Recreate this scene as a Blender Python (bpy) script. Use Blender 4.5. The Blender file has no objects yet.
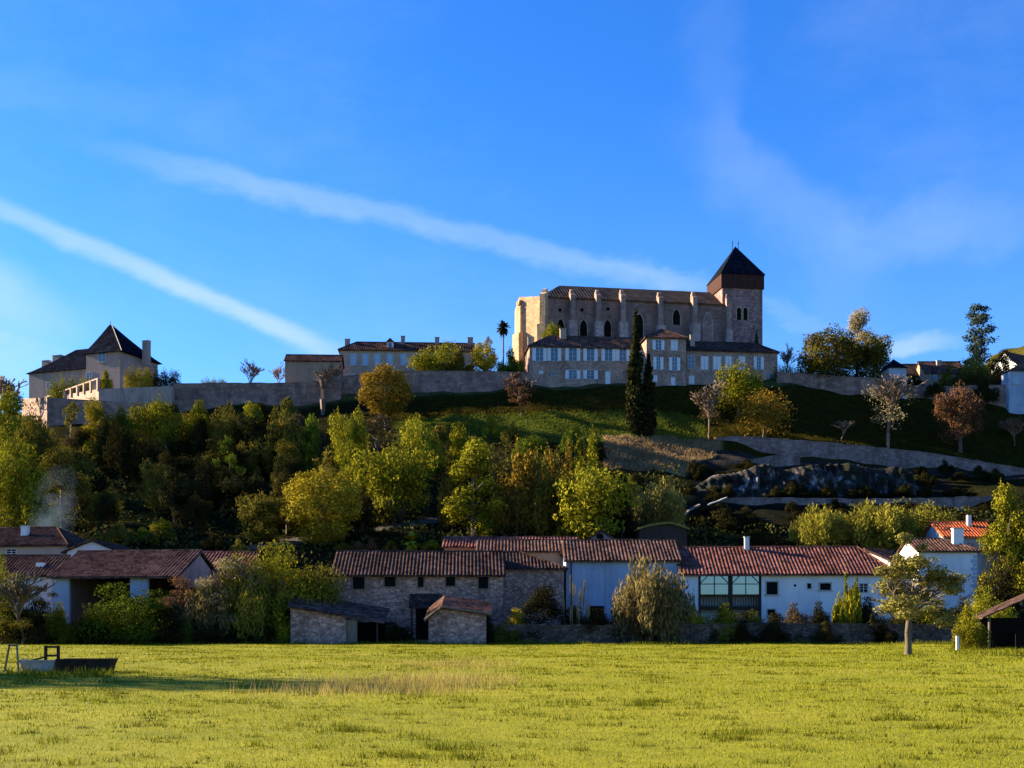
import bpy, math, random
import numpy as np
from mathutils import Vector, Matrix
random.seed(7)
RNG = np.random.default_rng(7)
SC = bpy.context.scene
COL = SC.collection
FL = 1200.0                 # focal length in pixels of a 1024 wide frame
EYE, HORIZ = 1.7, 628.0     # eye height, picture row of the horizon
SUN_EL, SUN_AZ = 20.0, 18.0
ce, se = math.cos(math.radians(SUN_EL)), math.sin(math.radians(SUN_EL))
SUN = Vector((-ce*math.cos(math.radians(SUN_AZ)), ce*math.sin(math.radians(SUN_AZ)), se))

def wx(px, Y): return (px-512.0)*Y/FL
def wz(py, Y): return EYE+(HORIZ-py)*Y/FL

# ---------------------------------------------------------------- terrain
B = [-400,-120,0,30,60,130,200,300,400,470,540,600,650,690,715,780,860,930,1024,1250]
def row(Y, d):
    xs = sorted(d); return Y, np.interp(B, xs, [wz(d[k], Y) for k in xs])
def flat(Y, z): return Y, np.full(len(B), float(z))
ROWS = [flat(-200,0), flat(130,0), flat(137,.1), flat(150,.8),
    row(170,{0:552,300:548,650:550,1024:552}),
    row(186,{0:522,300:524,650:522,700:530,1024:526}),
    row(190,{0:516,300:518,650:516,690:520,800:518,1024:520}),
    row(203,{0:500,300:498,600:496,680:502,715:511,940:512,1024:508}),
    row(205,{0:497,300:495,600:493,690:499,940:499,1024:497}),
    row(222,{0:474,200:470,600:463,690:472,780:478,930:484,1024:486}),
    row(227,{0:468,200:462,600:455,690:465,715:472,780:470,930:478,1024:481}),
    row(229,{0:465,200:459,600:452,690:460,715:462,780:462,930:475,1024:478}),
    row(239,{-120:520,0:462,60:452,200:444,600:438,690:447,715:452,800:464,931:473,1024:477}),
    row(241,{-120:515,0:458,60:450,200:441,600:435,690:438,715:437,800:440,896:449,1024:469}),
    row(250,{-120:505,0:448,60:432,200:425,400:423,520:419,600:417,700:423,780:427,900:436,1024:454}),
    row(262,{-120:490,0:432,60:420,200:411,330:411,400:404,470:397,540:392,600:387,650:386,690:386,780:390,868:395,944:402,1024:408,1250:425}),
    row(268,{-120:485,0:428,60:402,130:396,200:391,330:388,400:378,540:380,600:385,690:385,780:378,868:384,944:389,1024:396,1250:420}),
    flat(300,56), flat(340,55), flat(430,38), flat(600,0), flat(6000,0)]
RY = np.array([r[0] for r in ROWS]); RZ = np.array([r[1] for r in ROWS])
def H(X, Y):
    X = np.asarray(X, float); Y = np.asarray(Y, float)
    px = 512+FL*X/np.maximum(Y, 1)
    i = np.clip(np.searchsorted(RY, Y, side='right')-1, 0, len(RY)-2)
    t = np.clip((Y-RY[i])/(RY[i+1]-RY[i]), 0, 1)
    Bx = np.array(B, float); pc = np.clip(px, Bx[0], Bx[-1])
    j = np.clip(np.searchsorted(Bx, pc, side='right')-1, 0, len(Bx)-2)
    s = (pc-Bx[j])/(Bx[j+1]-Bx[j]); s = s*s*(3-2*s)
    z0 = RZ[i,j]*(1-s)+RZ[i,j+1]*s; z1 = RZ[i+1,j]*(1-s)+RZ[i+1,j+1]*s
    z = z0*(1-t)+z1*t
    fade = np.clip((px+420)/380, 0, 1)*np.clip((1900-px)/600, 0, 1)
    fade = fade*fade*(3-2*fade)
    hill = np.clip((Y-150)/15, 0, 1)
    n = .35*np.sin(X*.31+1.3*np.sin(Y*.17))+.25*np.sin(Y*.53+X*.21)+.2*np.sin(X*.9+Y*.7)
    n2 = .03*np.sin(X*.35+Y*.2)+.025*np.sin(Y*.31-X*.12)+.02*np.sin(X*.83+Y*.57)
    return z*fade+n*hill*.8+n2*(1-hill)
def hz(x, y): return float(H(x, y))
def hit(px, py, y0=60.0, y1=330.0):
    Y = np.arange(y0, y1, .5); ray = wz(py, Y); g = H(wx(px, Y), Y)
    k = np.nonzero(g >= ray)[0]
    Yh = float(Y[k[0]]) if len(k) else 262.0
    return Yh

# ---------------------------------------------------------------- mesh helper
class MB:
    def __init__(s): s.v=[]; s.f=[]
    def pt(s,p): s.v.append(tuple(p)); return len(s.v)-1
    def poly(s,*pts): s.f.append(tuple(s.pt(p) for p in pts)); return s
    def box(s,x0,x1,y0,y1,z0,z1):
        P=[(x0,y0,z0),(x1,y0,z0),(x1,y1,z0),(x0,y1,z0),(x0,y0,z1),(x1,y0,z1),(x1,y1,z1),(x0,y1,z1)]
        b=len(s.v); s.v+=P
        for f in ((0,3,2,1),(4,5,6,7),(0,1,5,4),(1,2,6,5),(2,3,7,6),(3,0,4,7)): s.f.append(tuple(b+i for i in f))
        return s
    def obox(s,p,d,w,l,z0,z1,z1b=None):     # box from p along unit dir d (length l), width w; top may slope down to z1b
        d=Vector((d[0],d[1],0)).normalized(); n=Vector((-d.y,d.x,0)); z1b=z1 if z1b is None else z1b
        a=Vector((p[0],p[1],0)); q=[a-n*w/2,a+n*w/2,a+n*w/2+d*l,a-n*w/2+d*l]
        b=len(s.v)
        s.v+=[(c.x,c.y,z0) for c in q]+[(q[0].x,q[0].y,z1),(q[1].x,q[1].y,z1),(q[2].x,q[2].y,z1b),(q[3].x,q[3].y,z1b)]
        for f in ((0,1,2,3),(4,7,6,5),(0,4,5,1),(1,5,6,2),(2,6,7,3),(3,7,4,0)): s.f.append(tuple(b+i for i in f))
        return s
    def prism(s,poly,y0,y1):                # polygon in x,z pulled along y
        n=len(poly); b=len(s.v)
        s.v+=[(p[0],y0,p[1]) for p in poly]+[(p[0],y1,p[1]) for p in poly]
        s.f.append(tuple(b+i for i in range(n))); s.f.append(tuple(b+n+i for i in reversed(range(n))))
        for i in range(n):
            j=(i+1)%n; s.f.append((b+j,b+i,b+n+i,b+n+j))
        return s
    def floorprism(s,poly,z0,z1):           # polygon in x,y pulled along z (z1 may be a list)
        n=len(poly); b=len(s.v); zz=z1 if isinstance(z1,(list,tuple)) else [z1]*n
        s.v+=[(p[0],p[1],z0) for p in poly]+[(p[0],p[1],z) for p,z in zip(poly,zz)]
        s.f.append(tuple(b+i for i in reversed(range(n)))); s.f.append(tuple(b+n+i for i in range(n)))
        for i in range(n):
            j=(i+1)%n; s.f.append((b+i,b+j,b+n+j,b+n+i))
        return s
    def tube(s,p0,p1,r0,r1=None,n=6,cap=True):
        p0=Vector(p0); p1=Vector(p1); r1=r0 if r1 is None else r1
        d=(p1-p0); d=d.normalized() if d.length>1e-6 else Vector((0,0,1))
        a=d.orthogonal().normalized(); c=d.cross(a); b=len(s.v)
        for p,r in ((p0,r0),(p1,r1)):
            for k in range(n):
                t=2*math.pi*k/n; s.v.append(tuple(p+a*(r*math.cos(t))+c*(r*math.sin(t))))
        for k in range(n):
            j=(k+1)%n; s.f.append((b+k,b+j,b+n+j,b+n+k))
        if cap:
            s.f.append(tuple(b+k for k in reversed(range(n)))); s.f.append(tuple(b+n+k for k in range(n)))
        return s
    def mesh(s,name,mat):
        me=bpy.data.meshes.new(name); me.from_pydata(s.v,[],s.f); me.update()
        if mat: me.materials.append(mat)
        return me
    def build(s,name,mat,parent=None,loc=None,rz=0,smooth=False):
        o=bpy.data.objects.new(name,s.mesh(name,mat)); COL.objects.link(o)
        if smooth: o.data.polygons.foreach_set('use_smooth',[True]*len(o.data.polygons))
        if parent: o.parent=parent
        if loc: o.location=loc
        if rz: o.rotation_euler=(0,0,rz)
        return o
def np_mesh(name, V, Fq, mat, nv):
    me=bpy.data.meshes.new(name); nf=len(Fq)
    me.vertices.add(len(V)); me.vertices.foreach_set('co',np.ascontiguousarray(V,dtype=np.float32).ravel())
    me.loops.add(nf*nv); me.loops.foreach_set('vertex_index',np.ascontiguousarray(Fq,dtype=np.int32).ravel())
    me.polygons.add(nf); me.polygons.foreach_set('loop_start',np.arange(nf,dtype=np.int32)*nv)
    me.update(calc_edges=True); me.validate()
    if mat: me.materials.append(mat)
    return me
def empty(name,loc,rz=0):
    o=bpy.data.objects.new(name,None); COL.objects.link(o); o.location=loc; o.rotation_euler=(0,0,rz); o.empty_display_size=.5
    return o
def tag(o,label=None,cat=None,group=None,kind=None):
    if label: o['label']=label
    if cat: o['category']=cat
    if group: o['group']=group
    if kind: o['kind']=kind
    return o

# ---------------------------------------------------------------- materials
def newmat(name):
    m=bpy.data.materials.new(name); m.use_nodes=True; nt=m.node_tree; nt.nodes.clear()
    out=nt.nodes.new('ShaderNodeOutputMaterial'); return m,nt,out
def N(nt,t,**k):
    n=nt.nodes.new('ShaderNode'+t)
    for a,b in k.items():
        if a in n.inputs: n.inputs[a].default_value=b
        else: setattr(n,a,b)
    return n
def ramp(nt,fac,stops):
    r=nt.nodes.new('ShaderNodeValToRGB'); e=r.color_ramp.elements
    while len(e)<len(stops): e.new(.5)
    for el,(p,c) in zip(e,stops): el.position=p; el.color=(*c,1) if len(c)==3 else c
    nt.links.new(fac,r.inputs[0]); return r.outputs[0]
def mix(nt,fac,a,b,mode='MIX'):
    m=nt.nodes.new('ShaderNodeMix'); m.data_type='RGBA'; m.blend_type=mode
    for s,v in ((0,fac),(6,a),(7,b)):
        if hasattr(v,'links'): nt.links.new(v,m.inputs[s])
        else: m.inputs[s].default_value=(v if s==0 else (*v,1))
    return m.outputs[2]
def noise(nt,vec,scale,detail=4,rough=.6):
    n=N(nt,'TexNoise'); n.inputs['Scale'].default_value=scale; n.inputs['Detail'].default_value=detail; n.inputs['Roughness'].default_value=rough
    if vec is not None: nt.links.new(vec,n.inputs['Vector'])
    return n.outputs[0]
def coords(nt,obj=True):
    return nt.nodes.new('ShaderNodeTexCoord').outputs['Object'] if obj else nt.nodes.new('ShaderNodeNewGeometry').outputs['Position']
def mapping(nt,vec,scale):
    m=nt.nodes.new('ShaderNodeMapping'); m.inputs['Scale'].default_value=scale; nt.links.new(vec,m.inputs['Vector']); return m.outputs[0]
def bump(nt,h,strength,dist=.05):
    b=nt.nodes.new('ShaderNodeBump'); b.inputs['Strength'].default_value=strength; b.inputs['Distance'].default_value=dist
    nt.links.new(h,b.inputs['Height']); return b.outputs[0]
def bsdf(nt,out,col,rough=.9,normal=None,metal=0,spec=.2):
    p=nt.nodes.new('ShaderNodeBsdfPrincipled'); p.inputs['Roughness'].default_value=rough; p.inputs['Metallic'].default_value=metal
    p.inputs['Specular IOR Level'].default_value=spec
    if hasattr(col,'links'): nt.links.new(col,p.inputs['Base Color'])
    else: p.inputs['Base Color'].default_value=(*col,1)
    if normal is not None: nt.links.new(normal,p.inputs['Normal'])
    nt.links.new(p.outputs[0],out.inputs[0]); return p
def m_plaster(name,c,stain=.55,scale=.5):
    m,nt,out=newmat(name); v=coords(nt)
    n1=noise(nt,mapping(nt,v,(1,1,.35)),scale,6,.65); n2=noise(nt,v,5,4)
    d=tuple(x*stain for x in c); l=tuple(min(1,x*1.12) for x in c)
    col=ramp(nt,n1,[(.3,d),(.52,c),(.75,l)])
    col=mix(nt,.25,col,ramp(nt,n2,[(.35,d),(.65,l)]))
    bsdf(nt,out,col,.92,bump(nt,n2,.3,.03)); return m
def m_stone(name,c,size=.45,dark=.5,light=1.45,mortar=.62,stain=.35):
    m,nt,out=newmat(name); v=coords(nt)
    vm=mapping(nt,v,(1,1,1.7))
    w=nt.nodes.new('ShaderNodeTexVoronoi'); w.inputs['Scale'].default_value=1/size; nt.links.new(vm,w.inputs['Vector'])
    sep=nt.nodes.new('ShaderNodeSeparateColor'); nt.links.new(w.outputs['Color'],sep.inputs[0])
    col=ramp(nt,sep.outputs[0],[(0,tuple(x*dark for x in c)),(.5,c),(1,tuple(min(1,x*light) for x in c))])
    e=nt.nodes.new('ShaderNodeTexVoronoi'); e.feature='DISTANCE_TO_EDGE'; e.inputs['Scale'].default_value=1/size; nt.links.new(vm,e.inputs['Vector'])
    col=mix(nt,ramp(nt,e.outputs['Distance'],[(0,(1,1,1)),(.09,(0,0,0))]),col,tuple(x*mortar for x in c))
    n1=noise(nt,mapping(nt,v,(1,1,.4)),.35,6,.65)
    col=mix(nt,.55,col,ramp(nt,n1,[(.36,(stain,stain*.95,stain*.9)),(.58,(1,1,1))]),'MULTIPLY')
    bsdf(nt,out,col,.95,bump(nt,e.outputs['Distance'],.6,.06)); return m
def m_tile(name,c,dark=.45,light=1.5,lichen=.5):
    m,nt,out=newmat(name); v=coords(nt)
    w=nt.nodes.new('ShaderNodeTexVoronoi'); w.inputs['Scale'].default_value=2.2; nt.links.new(mapping(nt,v,(1,1.2,1.2)),w.inputs['Vector'])
    sep=nt.nodes.new('ShaderNodeSeparateColor'); nt.links.new(w.outputs['Color'],sep.inputs[0])
    col=ramp(nt,sep.outputs[0],[(0,tuple(x*dark for x in c)),(.55,c),(1,tuple(min(1,x*light) for x in c))])
    n1=noise(nt,v,.35,6,.7)
    col=mix(nt,.7,col,ramp(nt,n1,[(.32,(.3,.28,.26)),(.62,(1,1,1))]),'MULTIPLY')
    n2=noise(nt,v,1.3,3); col=mix(nt,ramp(nt,n2,[(.6,(0,0,0)),(.75,(lichen,)*3)]),col,(.09,.085,.05)) if lichen else col
    bsdf(nt,out,col,.95,bump(nt,sep.outputs[1],.3,.03),0,0); return m
def m_leaf(name,c,c2=None,trans=.15,var=.5):
    m,nt,out=newmat(name); c2=c2 or tuple(x*.45 for x in c)
    v=coords(nt); oi=nt.nodes.new('ShaderNodeObjectInfo')
    g=nt.nodes.new('ShaderNodeNewGeometry')
    n1=noise(nt,g.outputs['Position'],.45,3,.6); n2=noise(nt,g.outputs['Position'],3.2,2)
    f=ramp(nt,n1,[(.36,(0,0,0)),(.64,(1,1,1))])
    f=mix(nt,.4,f,ramp(nt,n2,[(.35,(0,0,0)),(.65,(1,1,1))]))
    col=mix(nt,f,c2,c)  # bright and dark clumps: lit and shaded foliage put into the colour
    hs=nt.nodes.new('ShaderNodeHueSaturation')
    mr=nt.nodes.new('ShaderNodeMapRange'); mr.inputs[3].default_value=1-var*.5; mr.inputs[4].default_value=1+var*.5; nt.links.new(oi.outputs['Random'],mr.inputs[0])
    nt.links.new(mr.outputs[0],hs.inputs['Value']); nt.links.new(col,hs.inputs['Color']); col=hs.outputs[0]
    d=nt.nodes.new('ShaderNodeBsdfDiffuse'); t=nt.nodes.new('ShaderNodeBsdfTranslucent'); mx=nt.nodes.new('ShaderNodeMixShader'); mx.inputs[0].default_value=trans
    nt.links.new(col,d.inputs[0]); nt.links.new(col,t.inputs[0]); nt.links.new(d.outputs[0],mx.inputs[1]); nt.links.new(t.outputs[0],mx.inputs[2]); nt.links.new(mx.outputs[0],out.inputs[0])
    return m
def m_plain(name,c,rough=.8,metal=0,spec=.3,var=.3,scale=3):
    m,nt,out=newmat(name); v=coords(nt); n1=noise(nt,v,scale,5)
    col=ramp(nt,n1,[(.3,tuple(x*(1-var) for x in c)),(.7,tuple(min(1,x*(1+var)) for x in c))])
    bsdf(nt,out,col,rough,None,metal,spec); return m
def m_wood(name,c):
    m,nt,out=newmat(name); v=coords(nt); n1=noise(nt,mapping(nt,v,(5,5,.5)),1,5)
    col=ramp(nt,n1,[(.3,tuple(x*.55 for x in c)),(.7,tuple(min(1,x*1.3) for x in c))])
    bsdf(nt,out,col,.85,bump(nt,n1,.4,.03)); return m
M={}
M['rampart']=m_stone('rampart_stone',(.26,.165,.135),1.1,.7,1.3,.75,.16)
M['butbase']=m_stone('buttress_base_stone',(.44,.30,.265),.8,.75,1.2,.8)
M['buttress']=m_stone('buttress_stone',(.31,.2,.165),.8,.75,1.2,.8)
M['church']=m_stone('shaded_church_stone',(.25,.16,.135),.8,.75,1.2,.8)  # nave wall darkened for the shade between the buttresses
M['churchlight']=m_stone('sunlit_church_and_trim_stone',(.46,.31,.19),.8,.75,1.2,.8)  # church stone brightened for the sunlit apse; also trim and quoins
M['tower']=m_stone('tower_stone',(.29,.165,.155),.7,.6,1.4,.7)
M['rubble']=m_stone('rubble_stone',(.36,.22,.17),.36,.5,1.6,.55)
M['drystone']=m_stone('mossy_wall_stone',(.11,.08,.06),.4,.5,1.6,.5,.1)
M['roadwall']=m_stone('road_wall_stone',(.24,.165,.15),.8,.7,1.3,.7,.2)
M['white']=m_plaster('white_render',(.62,.62,.62),.75)
M['whiteblue']=m_plaster('pale_blue_render',(.30,.36,.46),.6)
M['beige']=m_plaster('beige_render',(.36,.265,.2),.7)
M['canon']=m_stone('weathered_tan_masonry',(.36,.24,.19),.5,.65,1.35,.8,.22)
M['grey']=m_plaster('grey_render',(.27,.215,.195),.6)
M['terrace']=m_plaster('streaked_terrace_render',(.36,.26,.215),.4,.7)
M['brownwall']=m_plaster('brown_render',(.30,.20,.14),.65)
M['tile']=m_tile('old_brown_tiles',(.105,.06,.05))
M['tiled']=m_tile('dark_brown_tiles',(.07,.043,.037))
M['tiler']=m_tile('red_tiles',(.155,.066,.055))
M['tileo']=m_tile('orange_tiles',(.48,.12,.05),.75,1.2)
M['churchroof']=m_tile('church_roof_tiles',(.085,.065,.055),.7,1.25,.15)
M['slate']=m_tile('dark_slate',(.010,.012,.021),.6,1.5,0)
M['hoard']=m_wood('dark_red_boards',(.055,.019,.015))
M['wood']=m_wood('dark_timber',(.035,.026,.02))
M['woodp']=m_wood('weathered_timber',(.17,.13,.09))
M['shutter']=m_plain('white_shutter_paint',(.55,.57,.60),.6,0,.3,.08)
M['frame']=m_plain('pale_frame_paint',(.5,.5,.5),.6,0,.3,.1)
M['trim']=m_plain('stone_trim',(.36,.34,.31),.9,0,.2,.2)
M['glass']=m_plain('window_glass',(.06,.09,.13),.12,0,.6,.3)
M['sheen']=m_plain('reflecting_glass',(.24,.27,.29),.06,.75,.5,.06,.6)
M['void']=m_plain('painted_interior_dark',(.006,.006,.006),.95,0,.1,.2)  # flat black standing in for unlit openings and interiors
M['bark']=m_wood('grey_bark',(.10,.08,.06))
M['twig']=m_wood('pale_twigs',(.17,.12,.085))
M['twigr']=m_wood('reddish_twigs',(.17,.105,.075))
M['metal']=m_plain('galvanised_metal',(.30,.28,.27),.7,.1,.3,.25)
M['metald']=m_plain('rusty_dark_metal',(.032,.022,.016),.9,0,.1,.4)
M['bluepaint']=m_plain('faded_blue_paint',(.22,.36,.48),.5,0,.4,.25)
Lf={}
Lf['yellow']=m_leaf('yellow_leaves',(.37,.29,.02),(.11,.09,.012))
Lf['ygreen']=m_leaf('yellow_green_leaves',(.275,.255,.016),(.055,.055,.008))
Lf['green']=m_leaf('green_leaves',(.12,.16,.014),(.03,.04,.006))
Lf['olive']=m_leaf('olive_leaves',(.19,.16,.024),(.042,.037,.009))
Lf['dark']=m_leaf('dark_shaded_leaves',(.036,.032,.01),(.013,.012,.005),.15)  # wood's shade put into the leaf colour; also evergreens and ivy
Lf['orange']=m_leaf('orange_leaves',(.25,.15,.018),(.085,.065,.012))
Lf['rust']=m_leaf('rust_leaves',(.19,.095,.045),(.075,.04,.022))
Lf['pale']=m_leaf('pale_leaves',(.27,.235,.13),(.13,.11,.06),.3)
Lf['darkolive']=m_leaf('dark_olive_leaves',(.13,.105,.016),(.03,.026,.007),.12)
Lf['willow']=m_leaf('willow_leaves',(.30,.27,.035),(.10,.09,.015),.2)
Lf['twiggy']=m_leaf('olive_twig_leaves',(.27,.215,.085),(.10,.08,.03),.25)
Lf['straw']=m_leaf('straw_leaves',(.33,.27,.06),(.14,.11,.03),.3)
Lf['birch']=m_leaf('birch_leaves',(.42,.36,.22),(.26,.22,.13),.4)
Lf['brown']=m_leaf('brown_leaves',(.12,.085,.04),(.05,.037,.02))
Lf['conifer']=m_leaf('conifer_needles',(.045,.046,.015),(.014,.015,.007),.15)
Lf['bluegreen']=m_leaf('blue_green_needles',(.055,.08,.06),(.02,.03,.025),.15)
SKY_STR,SKY_SAT,SKY_HUE,SKY_VAL=.05,1.3,.5,1.0
SKY_TINT=(.42,.79,1.34)
CLOUD=(3.3,4.1,4.9,1); SUN_STR=5.0; EXPO=2.2
# ---------------------------------------------------------------- ground, hill, field
def axis(pieces):
    out=[]
    for a,b,st in pieces: out+=list(np.arange(a,b,st))
    return np.array(out+[pieces[-1][1]],float)
def grid_mesh(name,xs,ys,mat,zf=H):
    X,Y=np.meshgrid(xs,ys); Z=zf(X,Y); nx,ny=len(xs),len(ys)
    V=np.stack([X,Y,Z],-1).reshape(-1,3)
    i=np.arange(nx-1)[None,:]+np.arange(ny-1)[:,None]*nx
    Fq=np.stack([i,i+1,i+nx+1,i+nx],-1).reshape(-1,4)
    me=np_mesh(name,V,Fq,mat,4); me.polygons.foreach_set('use_smooth',np.ones(len(Fq),bool))
    o=bpy.data.objects.new(name,me); COL.objects.link(o); return o,V
m,nt,out=newmat('ground_cover'); a=nt.nodes.new('ShaderNodeVertexColor'); a.layer_name='cover'
v=coords(nt); n1=noise(nt,v,.5,6,.7); n2=noise(nt,v,2.5,5,.7)
c=mix(nt,.8,a.outputs[0],ramp(nt,n1,[(.3,(.45,.45,.45)),(.65,(1.25,1.2,1.1))]),'MULTIPLY')
c=mix(nt,.7,c,ramp(nt,n2,[(.3,(.4,.4,.4)),(.65,(1.3,1.3,1.2))]),'MULTIPLY')
bsdf(nt,out,c,.95,bump(nt,n2,1,.5),0,0); M['cover']=m
m,nt,out=newmat('pasture'); v=coords(nt); n1=noise(nt,mapping(nt,v,(.6,1,1)),.12,5,.6); n2=noise(nt,v,1.3,5,.65); n3=noise(nt,v,14,3,.7)
c=ramp(nt,n1,[(.3,(.15,.165,.008)),(.55,(.21,.205,.012)),(.75,(.27,.235,.025))])
c=mix(nt,.55,c,ramp(nt,n2,[(.35,(.55,.58,.5)),(.6,(1.1,1.1,1.05))]),'MULTIPLY')
c=mix(nt,.5,c,ramp(nt,n3,[(.3,(.5,.5,.5)),(.65,(1.2,1.2,1.1))]),'MULTIPLY')
bsdf(nt,out,c,.95,bump(nt,n3,.5,.05),0,.1); M['field']=m
g=MB().poly((-6000,-300,-.6),(6000,-300,-.6),(6000,6000,-.6),(-6000,6000,-.6)).build('ground',M['cover'])
ca=g.data.color_attributes.new('cover','FLOAT_COLOR','POINT'); ca.data.foreach_set('color',np.tile([.06,.08,.02,1.],4))
tag(g,kind='structure')
o,_=grid_mesh('field',axis([(-400,-110,20),(-110,110,1.2),(110,400,20)]),axis([(-120,0,10),(0,131,1.2)]),M['field']); tag(o,kind='structure')
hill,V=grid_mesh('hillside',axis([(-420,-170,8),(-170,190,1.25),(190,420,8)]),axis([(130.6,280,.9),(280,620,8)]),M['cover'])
tag(hill,kind='structure')
PX=512+FL*V[:,0]/V[:,1]; PY=HORIZ-(V[:,2]-EYE)*FL/V[:,1]; YY=V[:,1]
C=np.tile([.02,.02,.009],(len(V),1)).astype(float)
def zone(mask,c): C[mask]=c
zone((YY<150),(.045,.05,.02))
zone((YY>236)&(PX>395),(.032,.026,.006))  # shadowed bank: shade put into the grass colour
zone((YY>236)&(PX>395)&(YY<253)&(PX<705),(.07,.085,.014))  # sunlit part of the bank, brightened by colour
zone((YY>185)&(YY<204)&(PX>686)&(PX<850),(.012,.012,.009))  # soil blackened to paint the shade below the road wall
wig=4*np.sin(PX*.13)+3*np.sin(PY*.4)
zone((PX+wig>607)&(PX+wig<718)&(PY>437+wig*.3)&(YY>219)&(YY<241),(.26,.175,.09))
zone((abs(PY-(546-(PX-262)*.15))<3)&(PX>240)&(PX<470)&(YY<192),(.10,.10,.10))
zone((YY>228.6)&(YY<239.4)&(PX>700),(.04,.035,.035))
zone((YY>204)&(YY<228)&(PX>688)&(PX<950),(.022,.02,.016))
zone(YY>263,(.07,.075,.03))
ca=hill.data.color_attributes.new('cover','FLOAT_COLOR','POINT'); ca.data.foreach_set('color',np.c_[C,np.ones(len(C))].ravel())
# far wooded hill beyond the village
def farz(X,Y):
    r=np.hypot((X-390)/270,(Y-720)/130); z=186*np.exp(-r*r)-3
    r2=np.hypot((X-330)/200,(Y-700)/90); z=np.maximum(z,120*np.exp(-r2*r2)-3)
    return z+4*np.sin(X*.09)+3*np.sin(X*.21+Y*.1)+2*np.sin(X*.5)
o,V=grid_mesh('far_hill',axis([(-150,800,5)]),axis([(560,900,6)]),M['cover'],farz); tag(o,kind='structure')
c=.5+.5*np.sin(V[:,0]*.11+np.sin(V[:,1]*.13)*2); C=np.c_[.04+.045*c,.042+.03*c,.013+.006*c,np.ones(len(V))]
o.data.color_attributes.new('cover','FLOAT_COLOR','POINT').data.foreach_set('color',C.ravel())
# ---------------------------------------------------------------- grass
def blades(name,X,Y,h,w,mat,lean=.5,zbase=None):
    n=len(X); Z=H(X,Y) if zbase is None else zbase
    a=RNG.uniform(0,2*np.pi,n); l=RNG.uniform(.1,lean,n)*h; b=RNG.uniform(0,2*np.pi,n)
    dx,dy=np.cos(a)*w/2,np.sin(a)*w/2
    V=np.stack([np.stack([X-dx,Y-dy,Z-.01],-1),np.stack([X+dx,Y+dy,Z-.01],-1),np.stack([X+np.cos(b)*l,Y+np.sin(b)*l,Z+h],-1)],1).reshape(-1,3)
    me=np_mesh(name,V,np.arange(3*n).reshape(-1,3),mat,3)
    o=bpy.data.objects.new(name,me); COL.objects.link(o); return tag(o,kind='stuff')
def m_grass(name,a,b,c):
    m,nt,out=newmat(name); g=nt.nodes.new('ShaderNodeNewGeometry').outputs['Position']
    n1=noise(nt,mapping(nt,g,(.7,1,0)),.16,4,.6); n2=noise(nt,mapping(nt,g,(1,1,0)),2.2,4,.65)
    f=mix(nt,.5,n1,n2); col=ramp(nt,f,[(.36,a),(.5,b),(.64,c)])
    d=nt.nodes.new('ShaderNodeBsdfDiffuse'); t=nt.nodes.new('ShaderNodeBsdfTranslucent'); mx=nt.nodes.new('ShaderNodeMixShader'); mx.inputs[0].default_value=.3
    for s in (d,t): nt.links.new(col,s.inputs[0])
    nt.links.new(d.outputs[0],mx.inputs[1]); nt.links.new(t.outputs[0],mx.inputs[2]); nt.links.new(mx.outputs[0],out.inputs[0]); return m
M['grass']=m_grass('grass_blades',(.13,.15,.006),(.20,.205,.010),(.29,.245,.028))
M['weed']=m_grass('weed_blades',(.05,.065,.006),(.10,.11,.009),(.16,.15,.015))
M['dry']=m_grass('dry_grass_blades',(.24,.19,.05),(.31,.24,.08),(.36,.28,.11))
YS=np.linspace(11.5,128,2000); dens=300*(14/YS)**1.6*(YS*.95); cdf=np.cumsum(dens); n=int(cdf[-1]*(YS[1]-YS[0])); cdf/=cdf[-1]
Y=np.interp(RNG.random(n),cdf,YS); X=RNG.uniform(-.475,.475,n)*Y
s=(Y/14)**.75
blades('grass',X,Y,RNG.uniform(.018,.052,n)*s**.55,.012*s,M['grass'],.9)
# scattered taller tufts
nt_=420; ty=np.interp(RNG.random(nt_),cdf,YS); tx=RNG.uniform(-.46,.46,nt_)*ty
for (px,py) in [(440,748),(455,758),(655,703),(640,706),(760,732),(735,738),(350,732),(405,757),(900,720),(925,727)]:
    yy=EYE*FL/(py-HORIZ); tx=np.append(tx,wx(px,yy)+RNG.normal(0,.25,5)); ty=np.append(ty,yy+RNG.normal(0,.15,5))
k=46; cs=RNG.integers(0,len(tx),len(tx)*k); sp=.05+.1*RNG.random(len(cs))
X=tx[cs]+RNG.normal(0,1,len(cs))*sp*(ty[cs]/20)**.8*1.6; Y=ty[cs]+RNG.normal(0,1,len(cs))*sp*1.2
blades('weed_tufts',X,Y,RNG.uniform(.04,.12,len(cs))*(ty[cs]/14)**.25,.012*(ty[cs]/14)**.8,M['weed'],.9)
# near-black blades painting the shadowed dips between the tufts
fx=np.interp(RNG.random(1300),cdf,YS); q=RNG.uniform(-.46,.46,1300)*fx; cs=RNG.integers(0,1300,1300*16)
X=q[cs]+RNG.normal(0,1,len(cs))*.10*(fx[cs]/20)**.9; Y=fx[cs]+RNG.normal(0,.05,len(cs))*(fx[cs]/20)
blades('dip_shade_blades',X,Y,RNG.uniform(.02,.06,len(cs))*(fx[cs]/14)**.4,.014*(fx[cs]/14)**.8,m_grass('dip_shade_dark',(.02,.022,.004),(.04,.042,.006),(.09,.085,.012)),1.0)
# dry tall stalks
P=[];
for _ in range(4300):
    px=RNG.normal(405,70); py=RNG.normal(685,4.5)+(415-px)*.02
    if RNG.random()<.28: px=RNG.normal(460,35); py=RNG.normal(665,3)
    if 225<px<520: P.append((px,max(py,656)))
P=np.array(P); Y=EYE*FL/(P[:,1]-HORIZ); X=wx(P[:,0],Y)
blades('dry_grass',X,Y,RNG.uniform(.08,.40,len(X)),.022,M['dry'],.7)
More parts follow.
